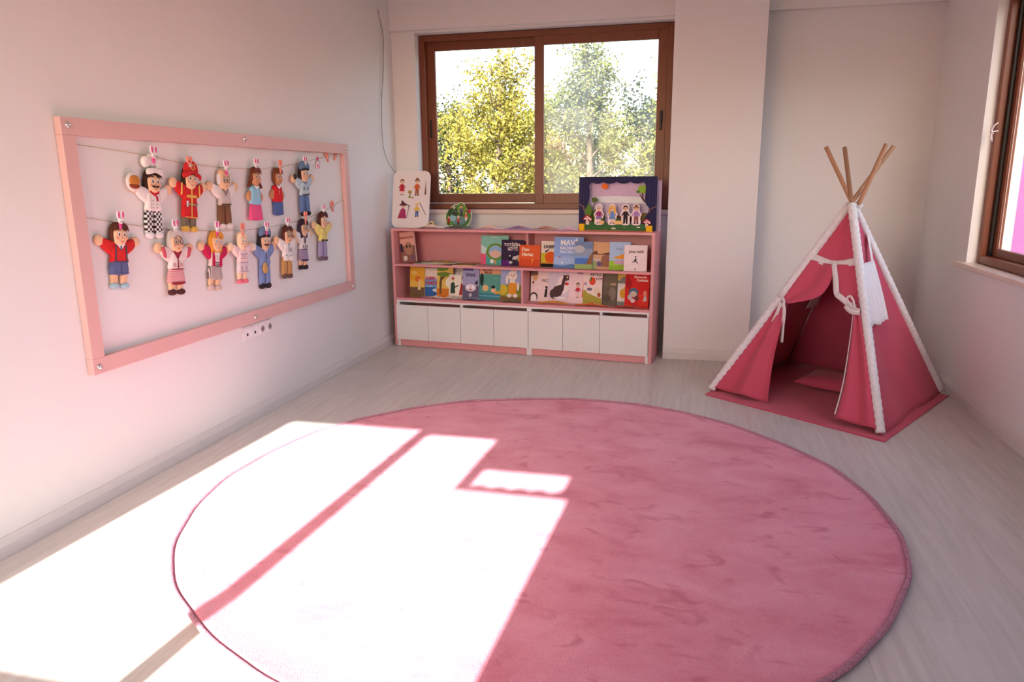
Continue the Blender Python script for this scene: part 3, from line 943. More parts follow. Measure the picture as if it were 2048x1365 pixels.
PUPS = [
 ('chef puppet with white hat, moustache, black checked trousers and a burger in hand', -3.108, 1.138, .384, .030, 'white and pink',
  dict(hat_h=.145, top=WHT, low='trousers', lowcol=(40, 36, 38), legmat=CK, shoe=(240, 236, 236), hair=(60, 36, 26), moustache=(45, 28, 22), w=1.0,
       detail=[('poly', [(-.10, .655), (0, .60), (.10, .655), (.08, .69), (0, .65), (-.08, .69)], (196, 40, 48)), ('poly', [(.01, .62), (.06, .60), (.075, .53), (.03, .545)], (190, 36, 46))] + buttons((150, 130, 128), (-.05, .03), (.44, .49, .54)) + vline(-.09, .40, .62, (170, 150, 148), .003),
       puffs=[('plate', ell(-.385, .78, .135, .135, 20), .012, (236, 226, 222), .012), ('burger', smooth_loop([(-.48, .76), (-.46, .85), (-.385, .875), (-.31, .85), (-.29, .76), (-.385, .735)], 3), .014, (196, 128, 56), .018),
              ('patty', smooth_loop([(-.475, .745), (-.295, .745), (-.31, .70), (-.385, .685), (-.46, .70)], 3), .013, (150, 70, 40), .018)])),
 ('firefighter puppet in a red uniform and red helmet with yellow stripes', -2.862, 1.152, .330, .040, 'coral',
  dict(top=(205, 38, 42), low='shorts', lowcol=(205, 38, 42), legcol=paint((120, 110, 90)), shoe=(220, 178, 84), hair=(60, 36, 26), helmet=(206, 40, 44), fringe=False,
       detail=[('rect', -.018, .40, .018, .655, (232, 186, 92)), ('poly', [(-.12, .555), (.12, .565), (.12, .525), (-.12, .515)], (232, 186, 92)), ('rect', -.15, .40, .15, .435, (150, 130, 110)), ('ell', 0, .417, .026, .022, (222, 190, 110)), ('poly', [(-.13, .46), (-.08, .47), (-.09, .38), (-.12, .37)], (225, 222, 222))],
       lowdetail=[('rect', -.012, .22, .012, .39, (232, 186, 92)), ('rect', -.165, .215, .165, .228, (232, 186, 92))],
       puffs=[('sleeve_stripe', [(-.215, .73), (-.185, .735), (-.20, .545), (-.225, .55)], .004, (232, 186, 92), .019), ('sleeve_stripe', [(.185, .735), (.215, .73), (.225, .55), (.20, .545)], .004, (232, 186, 92), .019)])),
 ('bald grandfather puppet with glasses, grey vest and brown trousers', -2.541, 1.147, .322, .010, 'white and pink',
  dict(top=(206, 192, 184), sleeve=(240, 230, 226), low='trousers', lowcol=(128, 88, 62), shoe=(236, 228, 224), style='bald', hair=(230, 222, 220), glasses=True, cheek=False,
       detail=[('poly', [(-.09, .665), (0, .54), (.09, .665), (.05, .675), (0, .60), (-.05, .675)], (150, 130, 128)), ('rect', -.15, .395, .15, .42, (96, 70, 54))],
       puffs=[('white_hair_tuft', smooth_loop([(-.15, .92), (-.175, .83), (-.15, .73), (-.125, .80)], 3), .02, (236, 230, 230), .01), ('white_hair_tuft', smooth_loop([(.15, .92), (.125, .80), (.15, .73), (.175, .83)], 3), .02, (236, 230, 230), .01)])),
 ('girl puppet with brown pigtails, light blue top and flared pink skirt', -2.258, 1.181, .305, .020, 'white and pink',
  dict(sack=True, top=(150, 200, 226), low='skirt', lowcol=(232, 88, 140), hair=(112, 58, 40), style='braids', skin=(206, 150, 110), w=.95,
       detail=[('poly', [(-.10, .63), (0, .57), (.10, .63), (.07, .645), (0, .625), (-.07, .645)], (244, 240, 240))] + buttons((250, 250, 250), (.03,), (.44, .49, .54)))),
 ('boy puppet with plain red shirt over straight blue shorts without legs', -1.990, 1.191, .293, .012, 'coral',
  dict(sack=True, top=(214, 38, 44), low='shorts', lowcol=(84, 104, 158), hair=(126, 74, 48), skin=(196, 140, 100), w=.95,
       detail=[('poly', [(-.10, .63), (0, .55), (.10, .63), (.07, .645), (0, .615), (-.07, .645)], (246, 242, 242))] + buttons((246, 230, 230), (.0,), (.47, .51)))),
 ('police officer puppet with blue cap, pale blue shirt and jeans', -1.677, 1.175, .338, -.005, 'white and pink',
  dict(top=(184, 204, 216), low='trousers', lowcol=(98, 124, 172), shoe=(46, 38, 40), hair=(52, 34, 30), cap=(104, 130, 160),
       detail=collar((120, 140, 160)) + [('rect', -.15, .395, .15, .425, (92, 84, 80)), ('poly', [(-.10, .55), (-.03, .56), (-.03, .50), (-.10, .49)], (120, 140, 160)), ('poly', [(.10, .55), (.03, .56), (.03, .50), (.10, .49)], (120, 140, 160)), ('ell', .015, .53, .02, .025, (225, 225, 225))],
       puffs=[('hand_tool', ell(-.345, .76, .045, .055, 12), .010, (70, 62, 62), .016)])),
 ('chubby boy puppet in red shirt with grey braces, denim shorts and blue trainers', -3.368, .932, .300, .035, 'white and pink',
  dict(top=(212, 44, 44), low='shorts', lowcol=(98, 106, 150), shoe=(170, 202, 216), hair=(92, 52, 38), w=1.03,
       detail=collar((240, 236, 238)) + [('poly', [(-.115, .655), (-.085, .665), (-.09, .40), (-.12, .40)], (92, 78, 86)), ('poly', [(.115, .655), (.085, .665), (.09, .40), (.12, .40)], (92, 78, 86)), ('rect', -.016, .58, .016, .645, (90, 110, 140)), ('rect', -.15, .395, .15, .415, (80, 84, 124))],
       lowdetail=[('rect', -.004, .21, .004, .39, (70, 76, 116)), ('rect', -.165, .235, .165, .243, (76, 82, 122))])),
 ('grandmother puppet with striped grey hair, white cardigan and red gingham skirt', -3.010, .850, .326, .030, 'white and pink',
  dict(top=(240, 226, 222), sleeve=(236, 216, 212), low='skirt', lowcol=(220, 140, 144), legmat=ST_RED, shoe=(86, 46, 48), hair=(206, 196, 192), glasses=True, brow=(150, 140, 140),
       detail=[('poly', [(-.10, .67), (0, .53), (.10, .67)], (150, 40, 60)), ('rect', -.012, .395, .012, .54, (140, 40, 58)), ('rect', -.155, .392, .155, .403, (140, 40, 58)), ('rect', -.105, .43, -.045, .49, (210, 160, 160)), ('rect', .045, .43, .105, .49, (210, 160, 160))] + buttons((140, 40, 58), (.025,), (.44, .48, .52), .009),
       lowdetail=[('poly', [(-.19, .20), (.19, .20), (.185, .172), (0, .155), (-.185, .172)], (150, 36, 56))],
       puffs=[('cuff', [(-.335, .72), (-.27, .74), (-.23, .56), (-.29, .58)], .008, (206, 90, 104), .018), ('cuff', [(.27, .74), (.335, .72), (.29, .58), (.23, .56)], .008, (206, 90, 104), .018)])),
 ('blonde girl puppet with raspberry jacket and pleated grey skirt', -2.692, .827, .322, .055, 'white and pink',
  dict(top=(240, 224, 214), sleeve=(200, 36, 84), low='skirt', lowcol=(190, 170, 168), legmat=ST_GREY, shoe=(214, 190, 178), hair=(232, 160, 60), style='long', eye=(90, 120, 170), brow=(190, 120, 50),
       detail=[('poly', [(-.16, .60), (-.10, .67), (-.06, .56), (-.05, .40), (-.155, .40)], (200, 36, 84)), ('poly', [(.16, .60), (.10, .67), (.06, .56), (.05, .40), (.155, .40)], (200, 36, 84)), ('rect', -.05, .40, .05, .415, (70, 56, 70)), ('rect', -.05, .43, .05, .445, (70, 56, 70)), ('rect', -.05, .46, .05, .475, (70, 56, 70))] + buttons((90, 70, 80), (.0,), (.53, .57), .009))),
 ('baby puppet in a pale pink checked romper with pink booties', -2.446, .830, .296, .020, 'coral',
  dict(top=(244, 214, 214), low='shorts', lowcol=(232, 216, 220), shoe=(236, 120, 136), style='bald', hair=(226, 190, 140), w=.92, skin=(246, 214, 182), brow=(200, 160, 120),
       detail=[('rect', -.12, .56, .12, .575, (150, 160, 184)), ('rect', -.12, .48, .12, .49, (206, 120, 136)), ('rect', -.06, .50, .06, .55, (222, 190, 200)), ('rect', -.15, .40, .15, .412, (150, 120, 140))],
       lowdetail=[('rect', -.11, .25, -.04, .34, (206, 176, 190)), ('rect', .04, .25, .11, .34, (206, 176, 190)), ('rect', -.165, .228, .165, .238, (150, 120, 140))])),
 ('postman puppet with blue cap, black moustache, blue suit and money bag', -2.201, .766, .355, .020, 'white and pink',
  dict(top=(128, 148, 196), low='trousers', lowcol=(128, 148, 196), shoe=(52, 42, 48), hair=(48, 40, 44), cap=(112, 134, 168), moustache=(45, 35, 38), w=.93,
       detail=[('poly', [(-.06, .67), (0, .56), (.06, .67)], (240, 236, 236)), ('poly', [(-.015, .65), (.015, .65), (.02, .50), (-.02, .50)], (92, 92, 120))] + vline(0, .40, .50, (90, 106, 150), .004),
       lowdetail=[],
       puffs=[('money_bag', smooth_loop([(-.09, .44), (-.03, .44), (.02, .34), (-.02, .27), (-.10, .27), (-.13, .35)], 3), .012, (196, 156, 96), .022),
              ('envelope', [(-.43, .665), (-.29, .665), (-.29, .775), (-.43, .775)], .006, (240, 228, 216), .018)])),
 ('doctor puppet with glasses, white coat and tan trousers', -1.963, .796, .338, .030, 'white and pink',
  dict(top=(242, 232, 230), low='trousers', lowcol=(198, 148, 92), shoe=(112, 84, 74), hair=(96, 48, 40), glasses=True, w=.95,
       detail=[('poly', [(-.05, .67), (0, .58), (.05, .67)], (160, 176, 196)), ('rect', -.012, .50, .012, .60, (90, 100, 120)), ('rect', .05, .50, .10, .57, (150, 140, 150)), ('rect', -.11, .43, -.05, .44, (160, 140, 140)), ('rect', .05, .43, .11, .44, (160, 140, 140))] + vline(0, .395, .50, (170, 150, 150), .003),
       puffs=[('coat_skirt', smooth_loop([(-.155, .42), (-.01, .42), (-.025, .335), (-.17, .34)], 3), .010, (242, 232, 230), .018), ('coat_skirt', smooth_loop([(.01, .42), (.155, .42), (.17, .34), (.025, .335)], 3), .010, (242, 232, 230), .018)])),
 ('teacher puppet with dark hair, glasses, white jacket and mauve skirt', -1.734, .826, .335, .028, 'coral',
  dict(top=(232, 226, 226), low='skirt', lowcol=(160, 142, 172), shoe=(52, 38, 44), hair=(62, 44, 62), glasses=True, style='long', w=.90,
       detail=[('poly', [(-.08, .67), (0, .52), (.08, .67)], (120, 110, 124)), ('poly', [(-.05, .66), (0, .56), (.05, .66), (.03, .52), (-.03, .52)], (92, 80, 98)), ('rect', -.008, .395, .008, .52, (52, 40, 52)), ('rect', -.155, .392, .155, .402, (62, 50, 66)), ('rect', -.10, .43, -.05, .48, (120, 112, 122)), ('rect', .05, .43, .10, .48, (120, 112, 122))],
       lowdetail=[('poly', [(-.19, .20), (.19, .20), (.185, .175), (0, .158), (-.185, .175)], (84, 62, 96))])),
 ('smiling man puppet with pale yellow shirt, black belt and mauve trousers', -1.477, .857, .342, .025, 'white and pink',
  dict(top=(236, 218, 130), low='trousers', lowcol=(164, 152, 190), shoe=(120, 98, 108), hair=(88, 50, 44), w=.95,
       detail=collar((216, 196, 110)) + [('rect', -.155, .395, .155, .43, (66, 58, 60)), ('rect', -.022, .398, .022, .428, (200, 186, 140)), ('rect', .05, .51, .10, .57, (206, 186, 100))] + vline(0, .43, .62, (190, 170, 90), .004))),
]
for i_, (label, cu, vb, H, du, pc, sp) in enumerate(PUPS):
    sp['proud'] = .012 * (i_ % 2)
    puppet(label, cu, vb, H, du, sp)

# ---------------------------------------------------------------- bunny clothespins
PEG = {}
def peg(y, z, colour, label, tilt=0.0, x0=.030):
    mat = Matrix.Translation((x0, y, z)) @ WALLROT @ Matrix.Rotation(tilt, 4, 'Z')
    root = empty('bunny_clothespin', mat, label, 'clothespin', 'bunny clothespins on the strings')
    if colour not in PEG:
        coral = colour == 'coral'
        white = (240, 160, 146) if coral else (246, 238, 240)
        pinkc = (238, 138, 126) if coral else (222, 84, 146)
        d = {}
        def keep(nm, mb, c):
            o = mb.obj(nm, paint(c), None, smooth=True); d.setdefault('list', []).append((nm, o.data)); bpy.data.objects.remove(o)
        for q in (-1, 1):
            E_ = [(q * (.0125 + a), .031 + b_) for a, b_ in ell(0, 0, .0085, .019, 14)]
            keep('ear', MB().puff(E_ if q > 0 else E_[::-1], .007, None, .016), white)
            E2 = [(q * (.0125 + a), .032 + b_) for a, b_ in ell(0, 0, .0062, .0155, 12)]
            keep('ear_lining', MB().puff(E2 if q > 0 else E2[::-1], .003, None, .0215), pinkc)
        keep('face', MB().puff(ell(0, .005, .014, .013, 16), .010, None, .016), white)
        keep('jaw', MB().puff(smooth_loop([(-.007, -.002), (.007, -.002), (.006, -.026), (0, -.033), (-.006, -.026)], 3), .007, None, .014), pinkc)
        keep('spring', MB().tube([(-.012, 0, .026), (.012, 0, .026)], .004, 8), (190, 186, 186))
        PEG[colour] = d['list']
    for nm, me in PEG[colour]:
        put(bpy.data.objects.new(nm, me), root)
    return root
who = ['the chef puppet', 'the firefighter puppet', 'the bald grandfather puppet', 'the girl puppet with pigtails', 'the red-shirted boy puppet in the upper row', 'the police officer puppet',
       'the chubby boy puppet with braces', 'the grandmother puppet', 'the blonde girl puppet', 'the baby puppet', 'the postman puppet', 'the doctor puppet', 'the teacher puppet', 'the yellow-shirted man puppet']
for i, (label, cu, vb, H, du, pc, sp) in enumerate(PUPS):
    yy = cu + du * .5
    zz = vb + H * .985
    peg(yy, zz + .002, pc, ('coral' if pc == 'coral' else 'white') + ' bunny clothespin with ' + ('coral' if pc == 'coral' else 'pink') + ' ears holding ' + who[i], tilt=rnd.uniform(-.08, .08))
peg(-1.43, string_z(S1, -1.43) - .018, 'white and pink', 'empty white bunny clothespin with pink ears hanging upside down beside the police officer puppet', 2.9, x0=-.010)
peg(-1.285, string_z(S1, -1.285) - .012, 'coral', 'empty coral bunny clothespin on the upper string, left one of the coral pair', .5, x0=-.010)
peg(-1.165, string_z(S1, -1.165) - .012, 'coral', 'empty coral bunny clothespin on the upper string, nearest the right rail of the frame', -.4, x0=-.010)
peg(-1.25, string_z(S2, -1.25) - .012, 'coral', 'empty coral bunny clothespin at the right end of the lower string', .3, x0=-.010)

# ---------------------------------------------------------------- socket strip under the frame
so = empty('socket_strip', Matrix.Translation((.0005, -2.30, .485)) @ WALLROT, 'white strip of four wall sockets under the pink frame', 'socket')
MB().slab(rrect(-.16, 0, .16, .085, .006), 0, .008).obj('plate', paint((236, 230, 230)), so, bevel=.001)
for i, a in enumerate((-.12, -.04, .04, .12)):
    MB().slab(rrect(a - .034, .010, a + .034, .075, .004), .008, .0105).obj('module', paint((242, 238, 238)), so)
    if i >= 2:
        md = MB().slab(ell(a, .043, .021, .021, 20), .0105, .0125, holes=[ell(a, .043, .018, .018, 20)]); md.obj('socket_ring', paint((214, 206, 206)), so)
        MB().slab(ell(a, .043, .018, .018, 20), .0105, .0108).obj('socket_well', paint((150, 140, 142)), so)
        for q in (-1, 1):
            MB().slab(ell(a + q * .0085, .043, .003, .003, 10), .0108, .0112).obj('contact_hole', paint((40, 36, 38)), so)
    else:
        MB().box(a - .008, a + .008, .030, .046, .0105, .0112).obj('jack', paint((70, 64, 66)), so)
# ---------------------------------------------------------------- cables on the left wall by the corner
c1 = spline([(.012, -.285, 2.735), (.014, -.216, 2.592), (.016, -.209, 2.479), (.016, -.255, 2.202), (.018, -.305, 2.041), (.018, -.322, 1.726), (.02, -.266, 1.588), (.03, -.20, 1.512), (.05, -.135, 1.455)], 8)
tag(MB().tube(c1, .0026, 6).obj('cable', material('grey_cable', srgb(120, 110, 108), rough=.5), smooth=True), 'thin grey cable hanging loose down the corner beside the window', 'cable')
c2 = spline([(.012, -.292, 2.735), (.014, -.232, 2.595), (.016, -.222, 2.44), (.016, -.265, 2.20), (.016, -.29, 2.06)], 8)
tag(MB().tube(c2, .0018, 6).obj('cable', material('pale_cable', srgb(206, 192, 188), rough=.5), smooth=True), 'short pale cable running along the grey one high in the corner', 'cable')

# ================================================================== bookshelf
BO = Vector((.0648, -.3419, 0))
BA = math.atan2(-.2405, 2.1939)
BM = Matrix.Translation(BO) @ Matrix.Rotation(BA, 4, 'Z')
BW, BH, BD = 2.207, 1.006, .300
Z_MID, Z_LOW = .709, .422
def make_bookshelf():
    r = empty('bookshelf', BM, 'low pink bookshelf with white cupboard doors under the window', 'bookshelf')
    T_ = .020
    MB().box(0, T_ + .004, 0, BD, .001, BH - T_).obj('side_panel', M_PINK, r, bevel=.0012)
    MB().box(BW - T_ - .004, BW, 0, BD, .001, BH - T_).obj('side_panel', M_PINK, r, bevel=.0012)
    MB().box(0, BW, -.002, BD, BH - T_, BH).obj('top_board', M_PINK, r, bevel=.0012)
    MB().box(.0245, BW - .0245, .001, BD - .006, Z_MID - .018, Z_MID).obj('shelf', M_PINK, r, bevel=.001)
    MB().box(.0245, BW - .0245, .001, BD - .006, Z_LOW - .020, Z_LOW).obj('shelf', M_PINK, r, bevel=.001)
    MB().box(.0245, BW - .0245, BD - .0055, BD - .001, .06, BH - T_ - .001).obj('back_panel', M_PINK, r)
    for z0, z1 in ((Z_LOW + .0005, Z_MID - .0185), (Z_MID + .0005, BH - T_ - .0005)):
        MB().box(1.153, 1.171, .140 if z0 > .6 else .003, BD - .006, z0, z1).obj('divider', M_PINK, r, bevel=.001)
    # white carcass of the cupboards
    MB().box(.0250, BW - .0250, .004, .030, .386, .4015).obj('top_rail', M_DOORWHITE, r)
    for xa, xb in ((.0250, .052), (.617, .638), (1.202, 1.240), (1.799, 1.819), (2.165, BW - .0250)):
        MB().box(xa, xb, .004, BD - .01, .0645, .3855).obj('cupboard_side', M_DOORWHITE, r)
    for xa, xb in ((.0250, .047), (1.198, 1.240), (2.160, BW - .0250)):
        MB().box(xa, xb, .004, .022, .001, .0635).obj('foot', M_DOORWHITE, r)
    for xa, xb in ((.0475, 1.1975), (1.2405, 2.1595)):
        MB().box(xa, xb, .010, .026, .003, .060).obj('plinth', M_PINK, r)
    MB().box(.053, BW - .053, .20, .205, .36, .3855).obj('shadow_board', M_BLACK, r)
    xs = [.0255, .326, .624, .919, 1.217, 1.505, 1.803, 2.1815]
    for i in range(7):
        MB().box(xs[i] + .0015, xs[i + 1] - .0015, -.014, .003, .062, .3635).obj('door', M_DOORWHITE, r, bevel=.0015)
make_bookshelf()

# ---------------------------------------------------------------- books
UPR = Matrix(((1, 0, 0), (0, 0, -1), (0, 1, 0))).to_4x4()     # local x right, y up, z towards the viewer
def book(label, x0, w, h, d, zs, t, cover, prims, lean=7.0, yaw_=0.0, roll_=0.0, group='picture books standing on the bookshelf', spine=None, name='picture_book'):
    a = math.radians(lean)
    m = BM @ Matrix.Translation((x0, d, zs + t * math.sin(a) + .0002)) @ UPR @ Matrix.Rotation(math.radians(yaw_), 4, 'Y') @ Matrix.Rotation(-a, 4, 'X') @ Matrix.Rotation(math.radians(roll_), 4, 'Z')
    root = empty(name, m, label, 'book', group)
    hh = h / max(math.cos(a), .2)
    cv = MB()
    cv.box(0, w, 0, hh, -.0012, 0)
    cv.box(0, w, 0, hh, -t, -t + .0012)
    cv.box(0, .0012, 0, hh, -t + .0012, -.0012)
    cv.obj('cover', paint(cover), root)
    MB().box(.0016, w - .002, .002, hh - .002, -t + .0014, -.0014).obj('pages', paint((236, 228, 214)), root)
    tx = [p for p in prims if p[0] == 'text']
    il = [p for p in prims if p[0] != 'text']
    if il: print_layer('cover_picture', [('rect', .005, .004, .995, .996, cover)] + il, w, hh, root, .0001, clip=True)
    if tx: print_layer('title', tx, w, hh, root, .0001 + .00018 * (len(il) + 3))
    return root

SK = (240, 200, 170)
def sky_land(s_, g_, split=.35): return [('rect', 0, split, 1, 1, s_), ('rect', 0, 0, 1, split, g_)]
# upper tier
book('worn brown storybook tilted against the left side of the bookshelf', .060, .135, .255, .065, Z_MID + .0005, .022, (222, 160, 146),
     [('rect', .04, .02, .98, .98, (226, 164, 150)), ('rect', .0, .0, 1, .55, (140, 96, 88)), ('ell', .55, .45, .28, .22, (176, 128, 104)), ('ell', .45, .52, .06, .05, (60, 40, 38)), ('ell', .66, .52, .06, .05, (60, 40, 38)), ('rect', .0, .35, .16, .62, (52, 44, 62)), ('ell', .28, .14, .14, .09, (226, 206, 196)), ('ell', .80, .14, .12, .08, (120, 90, 110)),
      ('text', 'MASALLAR', .5, .78, .10, (150, 70, 66), 'CENTER')], lean=5, roll_=7.0, group='picture books on the upper shelf')
book('teal picture book with a green magnifying glass on the cover', .747, .240, .238, .150, Z_MID, .010, (140, 204, 188),
     [('rect', 0, 0, 1, .55, (88, 176, 166)), ('rect', 0, .0, .20, .40, (232, 96, 132)), ('poly', [(.0, .70), (.22, .55), (.15, .35), (.0, .40)], (206, 232, 224)), ('rect', .50, .02, .58, .22, (206, 176, 120)), ('ell', .54, .45, .33, .29, (118, 150, 40)), ('ell', .54, .45, .25, .22, (150, 190, 226)), ('poly', [(.31, .42), (.54, .52), (.78, .40), (.70, .29), (.54, .235), (.38, .29)], (228, 190, 170)), ('ell', .42, .12, .07, .07, (250, 250, 250)), ('rect', .38, .93, .64, .955, (206, 226, 216))], group='picture books on the upper shelf')
book('dark purple picture book with white title TOTİSİN GİTTİ', .938, .188, .207, .125, Z_MID, .014, (58, 44, 70),
     [('ell', .2, .1, .3, .12, (96, 40, 120)), ('ell', .45, .30, .12, .10, (34, 28, 44)), ('poly', [(.55, .36), (.82, .42), (.70, .24), (.5, .25)], (206, 200, 206)), ('ell', .44, .13, .09, .05, (206, 206, 206)), ('ell', .40, .38, .03, .03, (240, 240, 220)), ('ell', .85, .28, .10, .13, (196, 160, 110)),
      ('text', 'TOTİSİN', .48, .76, .16, (244, 232, 226), 'CENTER'), ('text', 'GİTTİ', .52, .60, .15, (244, 232, 226), 'CENTER')], group='picture books on the upper shelf')
book('small orange picture book titled Dev Havuç', 1.103, .176, .173, .098, Z_MID, .012, (226, 98, 52),
     [('rect', 0, 0, 1, .35, (214, 84, 44)), ('poly', [(.62, .10), (.70, .36), (.58, .38)], (238, 150, 60)), ('text', 'Dev', .12, .72, .22, (250, 236, 210)), ('text', 'Havuç', .12, .50, .22, (250, 236, 210))], group='picture books on the upper shelf')
book('white and yellow picture book titled SABIR with an orange animal', 1.281, .16, .206, .120, Z_MID, .012, (238, 226, 210),
     [('rect', 0, 0, 1, .13, (34, 28, 26)), ('rect', 0, .13, 1, .32, (226, 150, 60)), ('ell', .14, .36, .30, .18, (206, 196, 50)), ('ell', .50, .38, .30, .22, (226, 96, 36)), ('text', 'SABIR', .12, .72, .18, (50, 40, 40)), ('poly', [(.20, .62), (.42, .70), (.36, .62), (.22, .54)], (60, 46, 44))], group='picture books on the upper shelf')
book('large light blue picture book titled MAVİ BALİNA', 1.396, .240, .243, .088, Z_MID, .014, (146, 176, 228),
     [('rect', 0, .12, 1, .33, (170, 196, 236)), ('poly', [(0, 0), (1, 0), (1, .10), (.6, .13), (.3, .07), (0, .11)], (96, 136, 190)), ('rect', .06, .345, .9, .36, (196, 210, 236)), ('poly', [(.14, .36), (.20, .33), (.26, .36)], (206, 50, 56)), ('ell', .30, .17, .03, .03, (246, 246, 250)),
      ('text', 'MAVİ', .22, .74, .235, (248, 246, 248)), ('text', 'BALİNANIN', .22, .60, .125, (246, 240, 244)), ('text', 'MACERASI', .22, .48, .12, (226, 232, 246))], group='picture books on the upper shelf')
book('picture book with a blue sea and brown cliffs on the cover', 1.577, .140, .212, .060, Z_MID, .010, (146, 160, 186),
     [('rect', 0, .75, 1, 1, (120, 140, 176)), ('ell', .25, .72, .3, .14, (190, 190, 196)), ('rect', 0, .18, 1, .44, (84, 124, 196)), ('rect', 0, .40, 1, .46, (130, 170, 220)), ('poly', [(.62, .15), (1, .15), (1, .60), (.85, .5)], (150, 104, 72)), ('rect', 0, 0, 1, .18, (160, 180, 110))], group='picture books on the upper shelf')
book('tan picture book with an orange and brown landscape', 1.700, .150, .209, .080, Z_MID, .012, (214, 168, 130),
     [('rect', 0, .6, 1, 1, (220, 172, 128)), ('poly', [(.1, .62), (.5, .56), (1, .64), (1, .52), (.1, .54)], (126, 84, 66)), ('ell', .26, .62, .10, .05, (110, 70, 60)), ('rect', .1, .12, .5, .40, (206, 186, 176)), ('poly', [(.5, .10), (1, .10), (1, .54), (.6, .5)], (160, 110, 84)), ('ell', .45, .2, .14, .10, (110, 96, 130)), ('rect', 0, 0, .3, .3, (156, 176, 110))], group='picture books on the upper shelf')
book('pale blue picture book with an orange-beaked bird on green', 1.850, .162, .214, .062, Z_MID, .012, (178, 204, 236),
     [('rect', 0, 0, 1, .26, (150, 190, 60)), ('ell', .2, .24, .3, .10, (164, 206, 70)), ('poly', [(.16, .44), (.62, .56), (.95, .60), (.95, .42), (.45, .40)], (238, 160, 50)), ('ell', .88, .62, .18, .20, (96, 66, 52)), ('ell', .55, .28, .34, .08, (206, 170, 190)), ('text', 'kuş', .30, .72, .14, (150, 170, 206))], group='picture books on the upper shelf')
book('white picture book with a running figure and thin handwritten title yine geldi', 1.972, .174, .197, .032, Z_MID, .014, (244, 226, 226),
     [('poly', [(.44, .42), (.50, .52), (.56, .44), (.50, .38)], (60, 46, 50)), ('ell', .50, .555, .035, .03, (60, 46, 50)), ('poly', [(.36, .36), (.50, .42), (.62, .32), (.60, .30), (.50, .37), (.38, .33)], (60, 46, 50)), ('rect', .14, .27, .92, .276, (200, 176, 180)), ('poly', [(.47, .04), (.53, .04), (.51, .15)], (80, 50, 60)),
      ('text', 'yine geldi', .20, .70, .15, (120, 96, 104))], group='picture books on the upper shelf', lean=5)
# lower tier (their tops run up behind the middle shelf)
hL = .262
book('yellow picture book at the left end of the lower shelf', .088, .140, hL, .125, Z_LOW, .010, (236, 176, 60),
     [('rect', 0, .0, 1, .30, (120, 96, 70)), ('rect', 0, .28, 1, .5, (240, 196, 90)), ('ell', .55, .55, .2, .1, (226, 120, 50)), ('poly', [(.55, .2), (.75, .2), (.72, .55), (.60, .55)], (236, 206, 150)), ('ell', .3, .75, .2, .06, (244, 206, 110))], group='picture books on the lower shelf')
book('blue and white picture book with red title KIRPI GEMİSİ', .190, .178, .238, .140, Z_LOW, .012, (240, 226, 214),
     [('poly', [(0, 0), (1, 0), (1, .55), (.6, .68), (.2, .62), (0, .72)], (120, 170, 220)), ('poly', [(0, 0), (1, 0), (1, .28), (.5, .35), (0, .3)], (60, 110, 180)), ('ell', .8, .22, .2, .06, (220, 236, 246)), ('rect', 0, .93, 1, .945, (220, 170, 120)),
      ('text', 'KIRPI', .24, .58, .17, (206, 40, 50)), ('text', 'GEMİSİ', .20, .42, .15, (206, 40, 50)), ('text', 'deniz kitabı', .26, .33, .06, (230, 236, 246))], group='picture books on the lower shelf')
book('white picture book with dark blue title TEZ peeking out behind the tree book', .420, .170, hL, .185, Z_LOW, .010, (240, 232, 230),
     [('rect', .3, .80, 1, .97, (206, 196, 196)), ('text', 'TEZ', .02, .86, .12, (90, 56, 110))], group='picture books on the lower shelf')
book('yellow picture book with a big green tree on the cover', .351, .150, .262, .112, Z_LOW, .010, (226, 190, 96),
     [('rect', 0, 0, 1, .30, (222, 130, 50)), ('rect', 0, .28, 1, .6, (232, 196, 100)), ('poly', [(.18, .1), (.28, .1), (.32, .55), (.6, .7), (.3, .66), (.24, .72), (.16, .5)], (110, 84, 50)), ('ell', .45, .74, .5, .07, (110, 140, 60)), ('ell', .3, .92, .4, .08, (120, 150, 64)), ('ell', .85, .48, .3, .18, (244, 236, 220)), ('rect', .8, .50, 1, .52, (60, 60, 70))], group='picture books on the lower shelf')
book('small white picture book with a dark green coated figure', .470, .134, .196, .100, Z_LOW + .001, .010, (236, 224, 206),
     [('ell', .55, .55, .42, .42, (246, 238, 222)), ('rect', 0, 0, 1, .10, (200, 190, 180)), ('poly', [(.12, .2), (.44, .2), (.40, .62), (.26, .70), (.14, .60)], (56, 74, 60)), ('ell', .27, .78, .09, .07, SK), ('ell', .27, .83, .10, .05, (200, 70, 60)), ('poly', [(.4, .5), (.66, .56), (.66, .52), (.42, .44)], (56, 74, 60)), ('poly', [(.70, .14), (.92, .14), (.95, .6), (.84, .66)], (176, 50, 52)), ('poly', [(.82, .6), (1, .98), (.9, .98)], (120, 90, 66))], group='picture books on the lower shelf')
book('grey-violet picture book titled Dünü with a pale round monster', .600, .146, hL, .090, Z_LOW, .012, (170, 166, 206),
     [('rect', 0, 0, 1, .42, (104, 96, 120)), ('rect', .0, .90, .65, 1, (90, 84, 130)), ('ell', .5, .36, .34, .12, (230, 206, 216)), ('ell', .35, .38, .09, .06, (246, 246, 250)), ('ell', .65, .38, .09, .06, (246, 246, 250)), ('ell', .5, .3, .05, .03, (190, 80, 90)), ('poly', [(.72, .5), (.92, .62), (.95, .46)], (60, 54, 70)), ('ell', .5, .13, .10, .06, (206, 190, 200)),
      ('text', 'Dünü', .22, .72, .14, (58, 50, 84))], group='picture books on the lower shelf')
